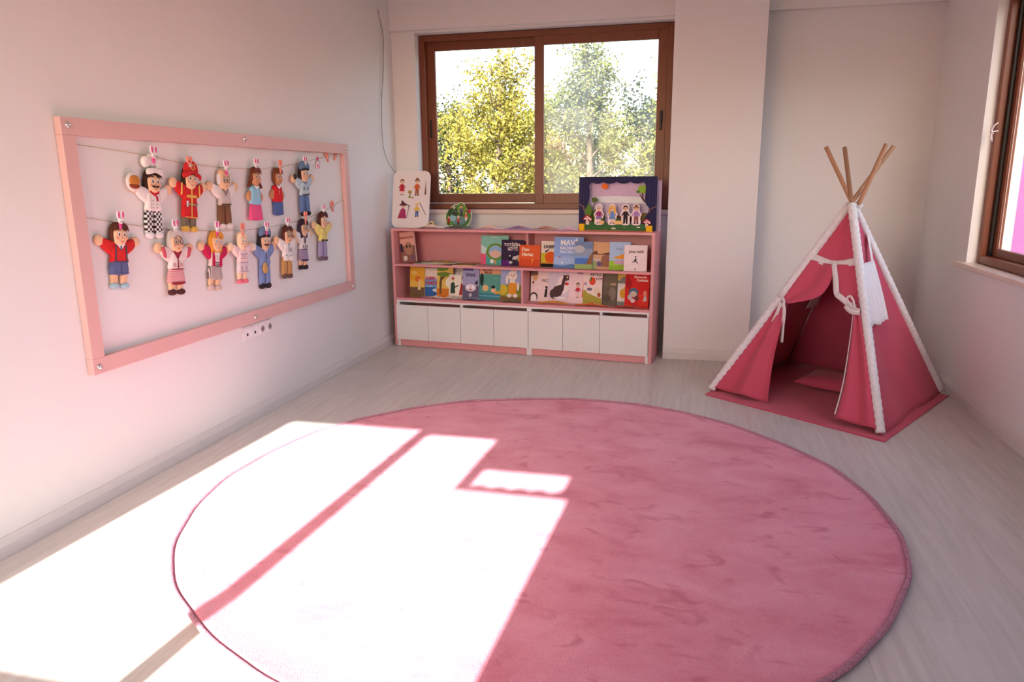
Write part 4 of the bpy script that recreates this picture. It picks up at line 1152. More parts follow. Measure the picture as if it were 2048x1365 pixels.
book('wide teal picture book titled BÜYÜK BALIK with swimming children', .742, .190, hL, .110, Z_LOW, .012, (96, 164, 150),
     [('rect', 0, .80, 1, 1, (238, 178, 140)), ('rect', 0, 0, 1, .2, (70, 140, 156)), ('rect', 0, .10, 1, .125, (130, 196, 200)), ('ell', .12, .62, .09, .2, (44, 60, 60)), ('ell', .30, .36, .14, .10, (230, 190, 130)), ('ell', .68, .30, .12, .08, (234, 190, 150)), ('ell', .66, .40, .09, .05, (40, 40, 44)), ('poly', [(.7, .24), (1, .30), (1, .2), (.75, .18)], (226, 176, 70)),
      ('text', 'BÜYÜK', .16, .905, .095, (96, 44, 44)), ('text', 'BALIK', .24, .815, .10, (110, 44, 44)), ('rect', .7, .66, .9, .675, (160, 206, 196))], group='picture books on the lower shelf')
book('picture book with a white rabbit in orange dungarees on a meadow', .940, .184, hL + .002, .088, Z_LOW, .012, (168, 176, 220),
     [('rect', 0, 0, 1, .50, (150, 150, 60)), ('ell', .12, .34, .22, .16, (214, 190, 60)), ('ell', .9, .38, .25, .12, (120, 140, 60)), ('rect', 0, 0, 1, .14, (130, 104, 60)),
      ('ell', .55, .935, .055, .075, (246, 224, 214)), ('ell', .70, .955, .05, .075, (246, 224, 214)), ('ell', .56, .78, .22, .15, (250, 232, 222)), ('ell', .49, .80, .022, .022, (50, 40, 40)), ('ell', .63, .80, .022, .022, (50, 40, 40)), ('ell', .56, .755, .03, .018, (226, 130, 120)),
      ('poly', [(.38, .20), (.76, .20), (.74, .58), (.40, .58)], (236, 160, 50)), ('rect', .44, .56, .70, .64, (250, 236, 226)), ('ell', .30, .66, .06, .14, (250, 232, 222)), ('ell', .83, .46, .06, .14, (250, 232, 222)), ('ell', .43, .17, .12, .06, (250, 236, 226)), ('ell', .71, .17, .12, .06, (250, 236, 226))], group='picture books on the lower shelf')
book('white picture book titled WOL with a small black figure', 1.182, .150, hL, .150, Z_LOW, .010, (244, 222, 222),
     [('rect', 0, .78, .40, 1, (120, 90, 76)), ('poly', [(.08, .78), (.42, .82), (.36, .66), (.14, .62)], (226, 176, 120)), ('poly', [(.06, .60), (.2, .62), (.14, .50)], (110, 60, 60)), ('ell', .2, .14, .22, .14, (90, 80, 84)), ('ell', .18, .10, .17, .12, (250, 244, 244)), ('poly', [(.78, .14), (.94, .14), (.96, .42), (.84, .40)], (60, 46, 50)), ('ell', .90, .45, .07, .035, (60, 46, 50)),
      ('text', 'WOL', .62, .60, .13, (130, 120, 130))], group='picture books on the lower shelf')
book('lilac picture book with a big dark swooping animal', 1.335, .176, hL, .138, Z_LOW, .010, (226, 212, 226),
     [('rect', 0, .93, 1, 1, (238, 200, 204)), ('rect', 0, 0, 1, .14, (240, 214, 218)), ('ell', .72, .54, .28, .28, (248, 236, 236)), ('ell', .3, .26, .22, .16, (84, 62, 62)), ('poly', [(.12, .28), (.30, .48), (.62, .55), (.72, .84), (.98, .84), (.98, .70), (.80, .66), (.74, .40), (.62, .22), (.30, .12)], (84, 62, 62)), ('ell', .90, .78, .04, .03, (246, 226, 150)), ('ell', .88, .58, .10, .05, (220, 80, 80)), ('ell', .55, .14, .3, .03, (250, 246, 250))], group='picture books on the lower shelf')
book('white picture book with a girl and a tall orange giraffe', 1.512, .136, hL, .124, Z_LOW, .010, (246, 220, 224),
     [('text', 'KIRK', .50, .90, .085, (90, 70, 110))] + small_person(.55, .18, .46, (200, 60, 70), (240, 210, 214), (90, 60, 50), skirt=True, asp=1.7)
     + [('poly', [(.80, .2), (.98, .2), (.95, .5), (.93, .78), (1.0, .84), (.88, .86), (.84, .5)], (226, 110, 60))], group='picture books on the lower shelf')
book('white picture book titled BEYAZ KÖPEK with red flower above an olive meadow', 1.634, .152, hL + .002, .108, Z_LOW, .012, (248, 228, 222),
     [('poly', [(0, 0), (1, 0), (1, .20), (.8, .24), (.4, .32), (.15, .42), (0, .42)], (176, 164, 70)), ('ell', .48, .70, .17, .12, (226, 80, 56)), ('ell', .40, .76, .05, .07, (110, 130, 60)), ('ell', .34, .46, .14, .05, (120, 110, 130)), ('ell', .75, .42, .22, .12, (240, 220, 200)), ('poly', [(.2, .40), (.9, .22), (.9, .20), (.2, .36)], (250, 240, 226)), ('ell', .85, .30, .09, .07, (176, 96, 60)), ('ell', .12, .62, .08, .05, (190, 160, 190)),
      ('text', 'BEYAZ', .36, .86, .115, (130, 96, 86)), ('text', 'KÖPEK', .66, .74, .10, (150, 90, 110))], group='picture books on the lower shelf')
book('olive-grey picture book between the meadow book and the red one', 1.790, .110, hL, .124, Z_LOW, .010, (112, 100, 86),
     [('rect', 0, .55, 1, 1, (124, 110, 90)), ('ell', .7, .35, .25, .2, (140, 126, 108)), ('rect', .55, .60, .95, .66, (190, 160, 130)), ('ell', .3, .2, .3, .12, (96, 86, 76))], group='picture books on the lower shelf')
book('grey picture book with a yellow arch and a yellow chick', 1.880, .110, hL - .002, .138, Z_LOW, .010, (140, 140, 136),
     [('poly', [(.1, .98), (.9, .98), (.9, .90), (.5, .84), (.3, .74), (.1, .74)], (226, 190, 96)), ('rect', .22, .12, .95, .66, (240, 232, 226)), ('ell', .62, .36, .24, .14, (236, 180, 60)), ('ell', .78, .50, .12, .07, (236, 190, 80))], group='picture books on the lower shelf')
book('red picture book titled Mememin Canbazı at the right end of the lower shelf', 1.974, .186, hL - .004, .082, Z_LOW, .012, (214, 44, 40),
     [('rect', .55, .05, .98, .40, (226, 56, 44)), ('poly', [(.10, .98), (.3, .7), (.18, .5), (0, .7)], (170, 30, 36)), ('ell', .36, .44, .20, .14, (84, 110, 140)), ('ell', .36, .40, .14, .09, (206, 190, 170)), ('ell', .22, .30, .10, .08, (200, 190, 190)), ('ell', .50, .28, .10, .07, (120, 60, 60)), ('ell', .34, .20, .10, .06, (230, 210, 206)), ('ell', .84, .42, .08, .09, (230, 150, 130)), ('poly', [(.76, .18), (.92, .20), (.90, .34), (.80, .34)], (214, 206, 206)),
      ('text', 'Mememin', .36, .88, .095, (248, 222, 210)), ('text', 'Canbazı', .46, .78, .11, (250, 230, 220))], group='picture books on the lower shelf', lean=6)

# thin booklets lying on the upper shelf
def booklet(label, cx, cy, w, h, z, t, col, col2, rot, grp, curl=0.0):
    m = BM @ Matrix.Translation((cx, cy, z)) @ Matrix.Rotation(math.radians(rot), 4, 'Z')
    root = empty('booklet', m, label, 'booklet', grp)
    n = 10
    for nm, z0, z1, c in (('cover', t * .8, t, col), ('pages', 0, t * .78, (238, 230, 210))):
        mb = MB(); rows0, rows1 = [], []
        for i in range(n + 1):
            xx = -w / 2 + w * i / n
            dz = curl * (abs(xx) / (w / 2)) ** 2
            rows0.append([(xx, -h / 2, z0 + dz), (xx, h / 2, z0 + dz)]); rows1.append([(xx, -h / 2, z1 + dz), (xx, h / 2, z1 + dz)])
        ring = [[a[0], a[1], b[1], b[0], a[0]] for a, b in zip(rows0, rows1)]
        mb.grid(ring)
        mb.add(ring[0][:4], [(0, 1, 2, 3)]); mb.add(ring[-1][:4], [(3, 2, 1, 0)])
        o = mb.obj(nm, paint(c), root, recalc=True)
    print_layer('cover_picture', [('rect', .1, .1, .9, .4, col2), ('ell', .5, .65, .25, .18, col2)], w, h, root, t + .0002 + (curl if curl else 0)).location = (-w / 2, -h / 2, 0)
    return root
G = 'thin booklets lying on the upper shelf'
booklet('grey-green thin booklet lying at the bottom of the pile on the upper shelf', .30, .125, .26, .16, Z_MID + .0005, .005, (150, 170, 150), (110, 140, 120), 12, G)
booklet('dark green thin booklet lying across the pile on the upper shelf', .37, .135, .25, .16, Z_MID + .0062, .005, (96, 120, 96), (206, 190, 90), -10, G)
booklet('yellow-edged thin booklet on top of the pile on the upper shelf', .44, .120, .24, .17, Z_MID + .0120, .005, (170, 176, 150), (226, 200, 80), -22, G)
booklet('olive booklet lying flat on the upper shelf in front of the teal book', .64, .075, .19, .13, Z_MID + .0005, .006, (150, 132, 76), (196, 160, 90), 4, G)

# ---------------------------------------------------------------- paper masks
def mask(label, cx, cy, z, w, col, col2, rot, amp, grp, tiltx=0.0, tall=.55):
    m = BM @ Matrix.Translation((cx, cy, z)) @ Matrix.Rotation(math.radians(rot), 4, 'Z') @ Matrix.Rotation(tiltx, 4, 'X')
    root = empty('paper_mask', m, label, 'mask', grp)
    h = w * tall
    out = smooth_loop([(0, h * .30), (w * .22, h * .46), (w * .42, h * .40), (w * .5, h * .10), (w * .44, -h * .28), (w * .26, -h * .42), (w * .10, -h * .26), (0, -h * .12),
                       (-w * .10, -h * .26), (-w * .26, -h * .42), (-w * .44, -h * .28), (-w * .5, h * .10), (-w * .42, h * .40), (-w * .22, h * .46)], 4)
    holes = [ell(q * w * .24, 0, w * .09, h * .13, 12) for q in (-1, 1)]
    zf = lambda a, b: amp * (math.cos(a / w * 2 * math.pi * 1.0) * .5 + .5) + amp * .25 * (math.cos(a / w * 4 * math.pi) * .5 + .5)
    MB().slab(out, 0, .0015, holes=holes, zf=zf).obj('mask_sheet', paint(col), root)
    for q in (-1, 1):
        MB().slab(ell(q * w * .24, 0, w * .15, h * .24, 16), .0016, .0022, holes=[ell(q * w * .24, 0, w * .095, h * .14, 16)], zf=zf).obj('eye_ring', paint(col2), root)
    return root
GL = 'paper masks lying on the lower shelf'
mk = [(.150, .050, .15, (150, 116, 70), (90, 70, 50)), (.375, .048, .13, (240, 226, 214), (60, 56, 60)), (.505, .046, .13, (236, 220, 206), (70, 60, 60)), (.715, .044, .19, (120, 130, 160), (206, 210, 220)),
      (1.06, .046, .17, (124, 116, 90), (90, 96, 120)), (1.405, .066, .26, (232, 166, 84), (120, 90, 60)), (1.715, .054, .26, (226, 120, 62), (240, 226, 190)), (2.02, .044, .24, (206, 84, 60), (84, 96, 150))]
ml = ['brown paper mask lying at the left end of the lower shelf', 'white paper mask with dark eye rings lying under the blue and white book', 'cream paper mask with dark eye rings lying under the tree book', 'blue-grey paper mask with pale eye rings lying on the lower shelf',
      'olive paper mask lying below the rabbit book beside the divider', 'yellow-orange paper mask lying below the swooping animal book', 'orange paper mask with cream eye rings lying below the meadow book', 'red paper mask with blue eye rings lying below the red book']
for (a, b_, w_, c1_, c2_), lb in zip(mk, ml):
    mask(lb, a, b_, Z_LOW + .0006, w_, c1_, c2_, rnd.uniform(-5, 5), .018, GL, tall=.30 if w_ > .2 else .42)
GT = 'paper masks lying on top of the bookshelf'
mt = [(.345, .060, .26, (244, 222, 208), (214, 150, 120), 'cream paper mask lying in front of the white picture board'), (.585, .070, .26, (104, 124, 104), (70, 90, 74), 'grey-green paper mask lying under the green cut-out stand'),
      (.865, .055, .25, (244, 214, 206), (236, 150, 110), 'pale peach paper mask lying on the bookshelf top left of its middle'), (1.115, .050, .22, (160, 130, 176), (236, 120, 80), 'violet paper mask with orange eye rings lying on the bookshelf top'),
      (1.335, .060, .20, (196, 150, 130), (240, 110, 70), 'tan paper mask with orange eye rings lying on the bookshelf top'), (1.530, .055, .17, (236, 206, 226), (206, 150, 190), 'lilac paper mask lying next to the toy theatre')]
for a, b_, w_, c1_, c2_, lb in mt:
    mask(lb, a, b_, BH + .0006, w_, c1_, c2_, rnd.uniform(-6, 6), .026, GT, tall=.36)
# small upright mask leaning on the picture board
m_ = mask('small black and yellow paper mask propped up before the white picture board', .300, .118, BH + .028, .085, (236, 206, 150), (40, 36, 36), 0, .004, GT, tiltx=math.radians(72), tall=.8)

# ---------------------------------------------------------------- white rounded picture board
def picture_board():
    w, h = .345, .475
    m = BM @ Matrix.Translation((-.018, .150, BH + .003)) @ UPR @ Matrix.Rotation(math.radians(3.5), 4, 'Y') @ Matrix.Rotation(math.radians(-9), 4, 'X') @ Matrix.Rotation(math.radians(.8), 4, 'Z')
    m = BM @ Matrix.Translation((-.040, .085, BH + .0025)) @ UPR @ Matrix.Rotation(math.radians(-10), 4, 'X')
    root = empty('picture_board', m, 'white board with rounded corners and small figure stickers leaning on the wall', 'board')
    MB().slab(rrect(0, 0, w, h, .055, 8), -.012, 0).obj('board', material('white_board', (.80, .74, .745), rough=.4, vary=.01), root, bevel=.0015)
    A = h / w
    fig = [
     ('red dress girl', small_person(.25, .575, .285, (190, 40, 60), (196, 44, 64), (120, 60, 40), skirt=True, asp=A)),
     ('hunter', small_person(.66, .565, .30, (206, 96, 50), (160, 96, 70), (120, 76, 50), asp=A, hat=(130, 84, 60)) + [('poly', [(.87, .58), (.91, .58), (.89, .84)], (110, 70, 60))]),
     ('animal', [('ell', .47, .63, .055, .03, (170, 150, 70)), ('rect', .46, .545, .485, .61, (120, 110, 50)), ('ell', .47, .54, .05, .014, (150, 150, 70)), ('ell', .55, .53, .03, .01, (150, 90, 60))]),
     ('hat lady', small_person(.30, .17, .255, (176, 60, 110), (160, 50, 96), (60, 40, 40), asp=A) + [('poly', [(.16, .165), (.40, .165), (.36, .32), (.24, .32)], (170, 56, 104)), ('poly', [(.19, .39), (.45, .395), (.36, .43), (.26, .49), (.25, .43)], (90, 50, 56)), ('poly', [(.40, .17), (.415, .17), (.47, .38), (.455, .38)], (140, 90, 110)), ('ell', .465, .385, .022, .016, (110, 70, 80))]),
     ('fisher', small_person(.68, .19, .27, (226, 190, 90), (84, 110, 170), (236, 206, 150), asp=A, hat=(240, 226, 190)) + [('poly', [(.74, .44), (.755, .445), (.93, .235), (.915, .23)], (110, 80, 100))]),
    ]
    nms = ['girl_sticker', 'hunter_sticker', 'tree_sticker', 'witch_sticker', 'fisher_sticker']
    for (n_, pr), nm in zip(fig, nms):
        print_layer(nm, pr, w, h, root, .0003)
picture_board()

# ---------------------------------------------------------------- green cut-out stand
def cutout():
    w, h = .235, .205
    m = BM @ Matrix.Translation((.420, .185, BH + .0006)) @ UPR @ Matrix.Rotation(math.radians(-6), 4, 'X')
    root = empty('cutout_stand', m, 'small round green cardboard cut-out of a forest with little figures', 'cut-out')
    P = smooth_loop([(.03, .03), (.12, .0), (.20, .02), (.235, .08), (.225, .145), (.185, .16), (.165, .20), (.135, .212), (.105, .195), (.07, .19), (.03, .15), (.0, .12), (.0, .06)], 4)
    MB().slab(P, -.006, 0).obj('card', paint((226, 236, 206)), root)
    P2 = [(.117 + (a - .117) * .95, .104 + (b - .104) * .95) for a, b in P]
    pr = [('poly', [(a / w, b / h) for a, b in P2], (88, 128, 74)), ('ell', .3, .62, .22, .2, (60, 90, 56)), ('ell', .62, .75, .18, .22, (120, 160, 70)), ('ell', .5, .3, .3, .18, (110, 150, 150)), ('ell', .28, .40, .12, .14, (150, 200, 206)), ('ell', .15, .2, .12, .12, (96, 150, 66))]
    pr += small_person(.12, .12, .38, (200, 60, 60), (150, 44, 50), (90, 60, 50), asp=h / w)
    pr += small_person(.50, .10, .40, (206, 90, 96), (96, 60, 70), (220, 206, 196), asp=h / w)
    pr += small_person(.80, .28, .38, (226, 110, 70), (240, 230, 230), (170, 40, 48), asp=h / w)
    pr += small_person(.34, .48, .40, (80, 110, 90), (60, 60, 60), (200, 190, 180), asp=h / w)
    pr += small_person(.62, .48, .44, (110, 90, 130), (60, 70, 90), (60, 44, 40), asp=h / w)
    pr += [('ell', .93, .68, .06, .07, (180, 50, 54))]
    print_layer('printed_picture', pr, w, h, root, .0003)
    MB().slab([(.09, 0), (.15, 0), (.12, .07)], -.050, -.046).obj('prop', paint((200, 206, 180)), root)
cutout()

# ---------------------------------------------------------------- toy theatre
def theatre():
    W, H = .595, .408
    TM = BM @ Matrix.Translation((1.604, .075, BH + .0006)) @ UPR
    root = empty('toy_theatre', TM, 'navy blue cardboard toy theatre with scalloped stage opening and yellow feet', 'toy theatre')
    def N(P): return [((a - 245) / 1395 * W, (1220 - b) / 1000 * H) for a, b in P]
    hole = [(425, 380), (470, 325)]
    for (x0, x1) in ((470, 680), (680, 925), (925, 1170), (1170, 1405)):
        for i in range(1, 9):
            u = i / 8
            hole.append((x0 + (x1 - x0) * u, 318 + 32 * math.sin(math.pi * u) + (6 if i == 8 and x1 == 1405 else 0)))
    hole += [(1440, 380), (1440, 520), (1430, 640), (1460, 730), (1510, 790), (1490, 880), (1440, 960), (1400, 1040), (1330, 1080), (470, 1080), (400, 1040), (360, 960), (340, 850), (400, 740), (430, 640), (440, 500)]
    hole = N(hole)
    MB().slab(rrect(0, .004, W, H, .008, 4), -.005, 0, holes=[hole]).obj('front_panel', paint((44, 42, 78)), root)
    # backdrop
    bd = MB().slab(rrect(.022, .006, W + .022, H - .03, .006, 4), -.082, -.078).obj('backdrop', paint((216, 190, 218)), root)
    print_layer('backdrop_print', [('rect', .02, .05, .98, .62, (206, 190, 212)), ('ell', .45, .62, .40, .07, (236, 238, 244)), ('ell', .70, .60, .25, .06, (240, 242, 246)), ('ell', .18, .25, .10, .18, (110, 140, 60)), ('ell', .42, .16, .08, .16, (130, 120, 60)), ('ell', .62, .14, .06, .18, (110, 60, 56)), ('ell', .80, .2, .07, .16, (150, 130, 70))], W, H - .036, bd, -.0776).location = (.022, .006, 0)
    # curtain tie-backs, printed
    fp = []
    def n1(a, b): return ((a - 245) / 1395, (1220 - b) / 1000)
    for P in ([(248, 725), (330, 775), (335, 845), (345, 845), (342, 768), (252, 715)], [(1638, 750), (1515, 810), (1505, 870), (1515, 870), (1525, 818), (1638, 762)]):
        fp.append(('poly', [n1(*q) for q in P], (176, 120, 90)))
    print_layer('printed_tie_back', fp[:1], W, H, root, .0006); print_layer('printed_tie_back', fp[1:], W, H, root, .0006); fp = []
    for xx in (290, 340, 390): fp.append(('poly', [n1(xx, 260), n1(xx + 12, 260), n1(xx - 8, 700), n1(xx - 16, 700)], (58, 56, 100)))
    print_layer('printed_curtain', fp, W, H, root, .0002); fp = []
    for xx in (1490, 1540, 1590): fp.append(('poly', [n1(xx, 260), n1(xx + 12, 260), n1(xx + 30, 700), n1(xx + 22, 700)], (58, 56, 100)))
    print_layer('printed_curtain', fp, W, H, root, .0002)
    # grass strip in front
    g = N([(345, 1200), (345, 1075), (420, 1085), (500, 1060), (640, 1075), (800, 1050), (960, 1075), (1120, 1065), (1260, 1085), (1400, 1075), (1480, 1100), (1480, 1210)])
    gs = MB().slab(g, .001, .005).obj('grass_strip', paint((64, 110, 62)), root)
    print_layer('grass_print', [('ell', .46, .055, .035, .014, (226, 232, 206)), ('ell', .78, .08, .025, .01, (226, 232, 206)), ('ell', .35, .05, .012, .008, (120, 160, 90)), ('ell', .60, .07, .012, .008, (120, 160, 90))], W, H, gs, .0052)
    ft = N([(345, 1218), (345, 1198), (1480, 1208), (1480, 1219)])
    MB().slab(ft, .0005, .008).obj('base_strip', paint((196, 120, 84)), root)
    for a, b in ((265, 360), (1475, 1580)):
        P = N([(a, 1220), (b, 1220), (b, 1085 if a < 500 else 1105), (a, 1085 if a < 500 else 1105)])
        MB().slab(P, -.100, .026).obj('foot', paint((244, 190, 30)), root, bevel=.002)
    # mushrooms
    for cx, cy, s_ in ((410, 1010, 1.0), (1480, 1060, .85)):
        P = N(smooth_loop([(cx - 80 * s_, cy), (cx - 40 * s_, cy - 75 * s_), (cx + 20 * s_, cy - 85 * s_), (cx + 85 * s_, cy - 20 * s_), (cx + 60 * s_, cy + 30 * s_), (cx, cy + 10 * s_)], 3))
        mc = MB().slab(P, .0096, .0122).obj('mushroom_cap', paint((176, 48, 52)), root)
        print_layer('cap_spots', [('ell', n1(cx + q * s_, cy + e_ * s_)[0], n1(cx + q * s_, cy + e_ * s_)[1], .014 * s_, .016 * s_, (248, 240, 238)) for q, e_ in ((-40, -20), (0, -50), (35, -25), (-5, -10), (60, -5))], W, H, mc, .0124)
        MB().slab(N([(cx - 25 * s_, cy), (cx + 25 * s_, cy), (cx + 35 * s_, cy + 90 * s_), (cx - 30 * s_, cy + 90 * s_)]), .0094, .0110).obj('mushroom_stem', paint((236, 220, 206)), root)
    # trees
    def tree(trunk, crown, c1_, nm):
        MB().slab(N(trunk), -.009, -.006).obj('tree_trunk', paint((80, 56, 50)), root)
        for P, c in zip(crown, c1_):
            MB().slab(N(P), -.006, -.003).obj('tree_crown', paint(c), root)
    tree([(490, 830), (500, 830), (530, 720), (545, 650), (530, 650), (515, 720)], [smooth_loop([(485, 680), (480, 610), (560, 600), (590, 660), (540, 690)], 3)], [(96, 110, 56)], 't')
    tree([(1430, 700), (1445, 690), (1400, 600), (1390, 500), (1370, 500), (1375, 590), (1340, 540), (1330, 545), (1385, 640)], [smooth_loop([(1310, 480), (1320, 400), (1380, 380), (1440, 400), (1440, 510), (1380, 525)], 3), smooth_loop([(1270, 490), (1310, 465), (1345, 495), (1310, 525)], 3)], [(140, 180, 60), (96, 140, 56)], 't')
    MB().slab(N(ell(415, 850, 62, 130, 18)), -.009, -.006).obj('bush', paint((96, 130, 50)), root)
    MB().slab(N(ell(700, 398, 60, 52, 20)), -.030, -.027).obj('orange_sun', paint((236, 116, 44)), root)
    # paper actors, each one a thing of its own
    actors = [
      ('paper actor with grey hair and purple dress on the toy stage, leftmost', 620, 300, (150, 60, 110), (150, 120, 180), (206, 186, 206), dict(skirt=True)),
      ('paper actor with long blonde hair and blue dress on the toy stage', 862, 330, (110, 150, 206), (110, 150, 200), (236, 180, 80), dict(skirt=True)),
      ('paper actor in a black suit with a bag on the toy stage', 1100, 330, (52, 42, 50), (46, 38, 46), (70, 36, 36), dict()),
      ('paper actor with brown hat and lilac shirt on the toy stage, rightmost', 1290, 320, (170, 130, 190), (150, 96, 86), (150, 110, 80), dict(hat=(140, 100, 70))),
    ]
    for lb, cx, hh, tc_, lc_, hc_, kw in actors:
        w_, h_ = .085, .152
        base = N([(cx, 1078)])[0]
        am = TM @ Matrix.Translation((base[0] - w_ / 2, base[1] - .006, .0054))
        ar = empty('paper_actor', am, lb, 'paper figure', 'paper actors on the toy stage')
        P = smooth_loop([(.012, .0), (.073, .0), (.074, .05), (.084, .075), (.066, .105), (.070, .135), (.043, .155), (.016, .135), (.019, .105), (.001, .075), (.011, .05)], 3)
        MB().slab(P, 0, .0012).obj('card', paint((246, 226, 226)), ar)
        print_layer('printed_actor', small_person(.5, .04, .90, tc_, lc_, hc_, asp=h_ / w_, **kw), w_, h_, ar, .0013)
        if 'blonde' in lb:
            print_layer('printed_hair', [('ell', .27, .70, .10, .20, hc_), ('ell', .73, .70, .10, .20, hc_)], w_, h_, ar, .0044)
        if 'bag' in lb:
            MB().slab(rrect(-.022, .035, .010, .062, .004), .0005, .0022).obj('paper_bag', paint((84, 34, 40)), ar)
    for cx, w_, c in ((680, 70, (240, 190, 130)), (975, 150, (244, 196, 130))):
        P = N(smooth_loop([(cx - w_ / 2, 1030), (cx + w_ / 2, 1030), (cx + w_ * .36, 1085), (cx - w_ * .36, 1085)], 3))
        MB().slab(P, .0096, .0120).obj('flower_pot', paint(c), root)
        MB().slab(N(ell(cx, 1008, w_ * .36, 26, 14)), .0094, .0116).obj('pot_plant', paint((70, 104, 56)), root)
theatre()

# ================================================================== teepee tent
APX = Vector((3.490, -1.150, 1.25))
FLp, FRp, BRp, BLp = Vector((2.690, -1.262, .02)), Vector((3.570, -1.965, .02)), Vector((4.150, -.985, .02)), Vector((3.28, -.36, .02))
def make_tent():
    base = Vector((3.42, -1.15, 0))
    root = empty('teepee_tent', Matrix.Translation(base), 'pink fabric teepee play tent with white trim and wooden poles in the corner', 'tent')
    def rel(mb):
        mb.v = [(a - base.x, b - base.y, c - base.z) for a, b, c in mb.v]
        return mb
    off = {'FL': Vector((-.010, .004, 0)), 'FR': Vector((-.022, -.030, 0)), 'BR': Vector((-.012, .024, 0)), 'BL': Vector((.036, .010, 0))}
    P = {'FL': FLp, 'FR': FRp, 'BR': BRp, 'BL': BLp}
    apx = {k: APX + off[k] for k in P}
    outw = {'FL': 0, 'FR': 0, 'BR': 0, 'BL': .034}
    for k in P:
        a, c = P[k], apx[k]
        a = a + (a - Vector((3.42, -1.15, a.z))).normalized() * outw[k]
        t = 1.268
        rel(MB().tube([a + (c - a) * .005, a + (c - a) * .5, a + (c - a) * t], .0135, 12)).obj('pole', M_POLE, root, smooth=True)
        # white sleeve with a ruffled edge
        rr = random.Random(ord(k[0]) + ord(k[1]))
        pts, rad = [], []
        n = 110
        for i in range(n + 1):
            h = .0 + .985 * i / n
            pts.append(a + (c - a) * (h if i else .002)); rad.append(.0255 + .0035 * math.sin(i * 1.9) * rr.uniform(.2, .7))
        rel(MB().tube(pts, rad, 12)).obj('pole_sleeve', M_TRIM, root, smooth=True)
    # face helper: s along the base edge, h up to the apex, n out of plane
    def face(k0, k1):
        P0, P1 = P[k0], P[k1]
        nrm = (P1 - P0).cross(APX - P0).normalized()
        if nrm.dot((P0 + P1) / 2 - Vector((3.42, -1.15, .3))) < 0: nrm = -nrm
        def f(s, h, d=0.0):
            A = apx[k0] + (apx[k1] - apx[k0]) * s
            B = P0 + (P1 - P0) * s
            q = B + (A - B) * h + nrm * d
            return q
        return f
    def panel(nm, f, sag=0.02, folds=0.006, ph=0.0):
        rows = []
        for i in range(31):
            h = -.010 + .995 * i / 30
            row = []
            for j in range(31):
                s = j / 30
                d = -sag * math.sin(math.pi * s) * math.sin(math.pi * min(1, h * 1.1)) + folds * math.sin(9 * s + 4 * h + ph) * math.sin(math.pi * s) * (1 - h * .6)
                row.append(f(s, h, d))
            rows.append(row)
        rel(MB().grid(rows)).obj(nm, M_TENT, root, smooth=True, solid=.0016)
    fF, fR, fB, fL = face('FL', 'FR'), face('FR', 'BR'), face('BR', 'BL'), face('BL', 'FL')
    panel('side_panel', fR, .045, .014, .4)
    panel('back_panel', fB, .02, .006, 1.0)
    panel('side_panel', fL, .02, .008, 2.0)
    # front: gable above the band
    rows = []
    for i in range(13):
        u = i / 12
        row = []
        for j in range(17):
            s = j / 16
            hb = .700 - .020 * math.sin(math.pi * s) ** 2
            h = hb + (.985 - hb) * u
            row.append(fF(s, h, -.012 * math.sin(math.pi * s) + .014 * math.exp(-((s - .55) / .10) ** 2) * (1 - abs(2 * u - 1)) * -1))
        rows.append(row)
    rel(MB().grid(rows)).obj('gable', M_TENT, root, smooth=True, solid=.0016)
    # white band
    rows = []
    for i in range(4):
        u = i / 3
        rows.append([fF(s, (.700 - .020 * math.sin(math.pi * s) ** 2) + .034 * u, .003 - .012 * math.sin(math.pi * s)) for s in [j / 16 for j in range(17)]])
    rel(MB().grid(rows)).obj('band', M_RIBBON, root, smooth=True, solid=.002)
    # curtains: ruled between an outer edge (on the pole) and an inner edge
    def curtain(nm, outer, inner, amp, nf, ph, nrow=28, ncol=24, lift=0.0, mat=M_TENT):
        O = resample(spline(outer, 6), nrow); I = resample(spline(inner, 6), nrow)
        rows = []
        for i in range(nrow):
            row = []
            wd = abs(I[i][0] - O[i][0]) * (1 - O[i][1])
            for j in range(ncol):
                u = j / (ncol - 1)
                s = O[i][0] + (I[i][0] - O[i][0]) * u
                h = O[i][1] + (I[i][1] - O[i][1]) * u
                d = amp * math.sin(nf * u * math.pi * 2 + ph) * (.35 + min(1, wd * 3)) + lift
                row.append(fF(s, h, d))
            rows.append(row)
        return rel(MB().grid(rows)).obj(nm, mat, root, smooth=True, solid=.0016)
    # left: gathered up to the tie, then falling to the floor
    curtain('curtain', [(.02, .705), (.02, .62), (.03, .54), (.05, .488)], [(.56, .690), (.565, .63), (.46, .535), (.14, .482)], .010, 1.4, .5)
    curtain('curtain', [(.05, .488), (.025, .34), (.015, .16), (.012, .012)], [(.13, .480), (.215, .34), (.30, .16), (.365, .010)], .020, 1.6, 2.2, lift=-.005)
    # right
    curtain('curtain', [(.985, .705), (.985, .62), (.975, .54), (.955, .498)], [(.50, .690), (.585, .622), (.65, .552), (.87, .494)], .007, 1.2, 2.5)
    curtain('curtain', [(.955, .498), (.975, .34), (.985, .16), (.99, .012)], [(.885, .490), (.845, .33), (.808, .16), (.765, .014)], .018, 1.5, .4, lift=.012)
    # white hem of the right curtain
    hem = resample(spline([(.490, .700), (.585, .625), (.645, .552), (.73, .527), (.83, .502), (.90, .492)], 6), 24)
    wd_ = [.085 * (1 - i / 23 * .55) for i in range(24)]
    rows = [[fF(hem[i][0] + wd_[i] * u * (1.15 if i < 12 else .5), hem[i][1] + (.0 if i < 11 else .026 * u), .010) for u in (0, .5, 1)] for i in range(24)]
    rel(MB().grid(rows)).obj('hem', M_RIBBON, root, smooth=True, solid=.002)
    low = resample(spline([(.884, .488), (.843, .33), (.806, .16), (.77, .03)], 6), 20)
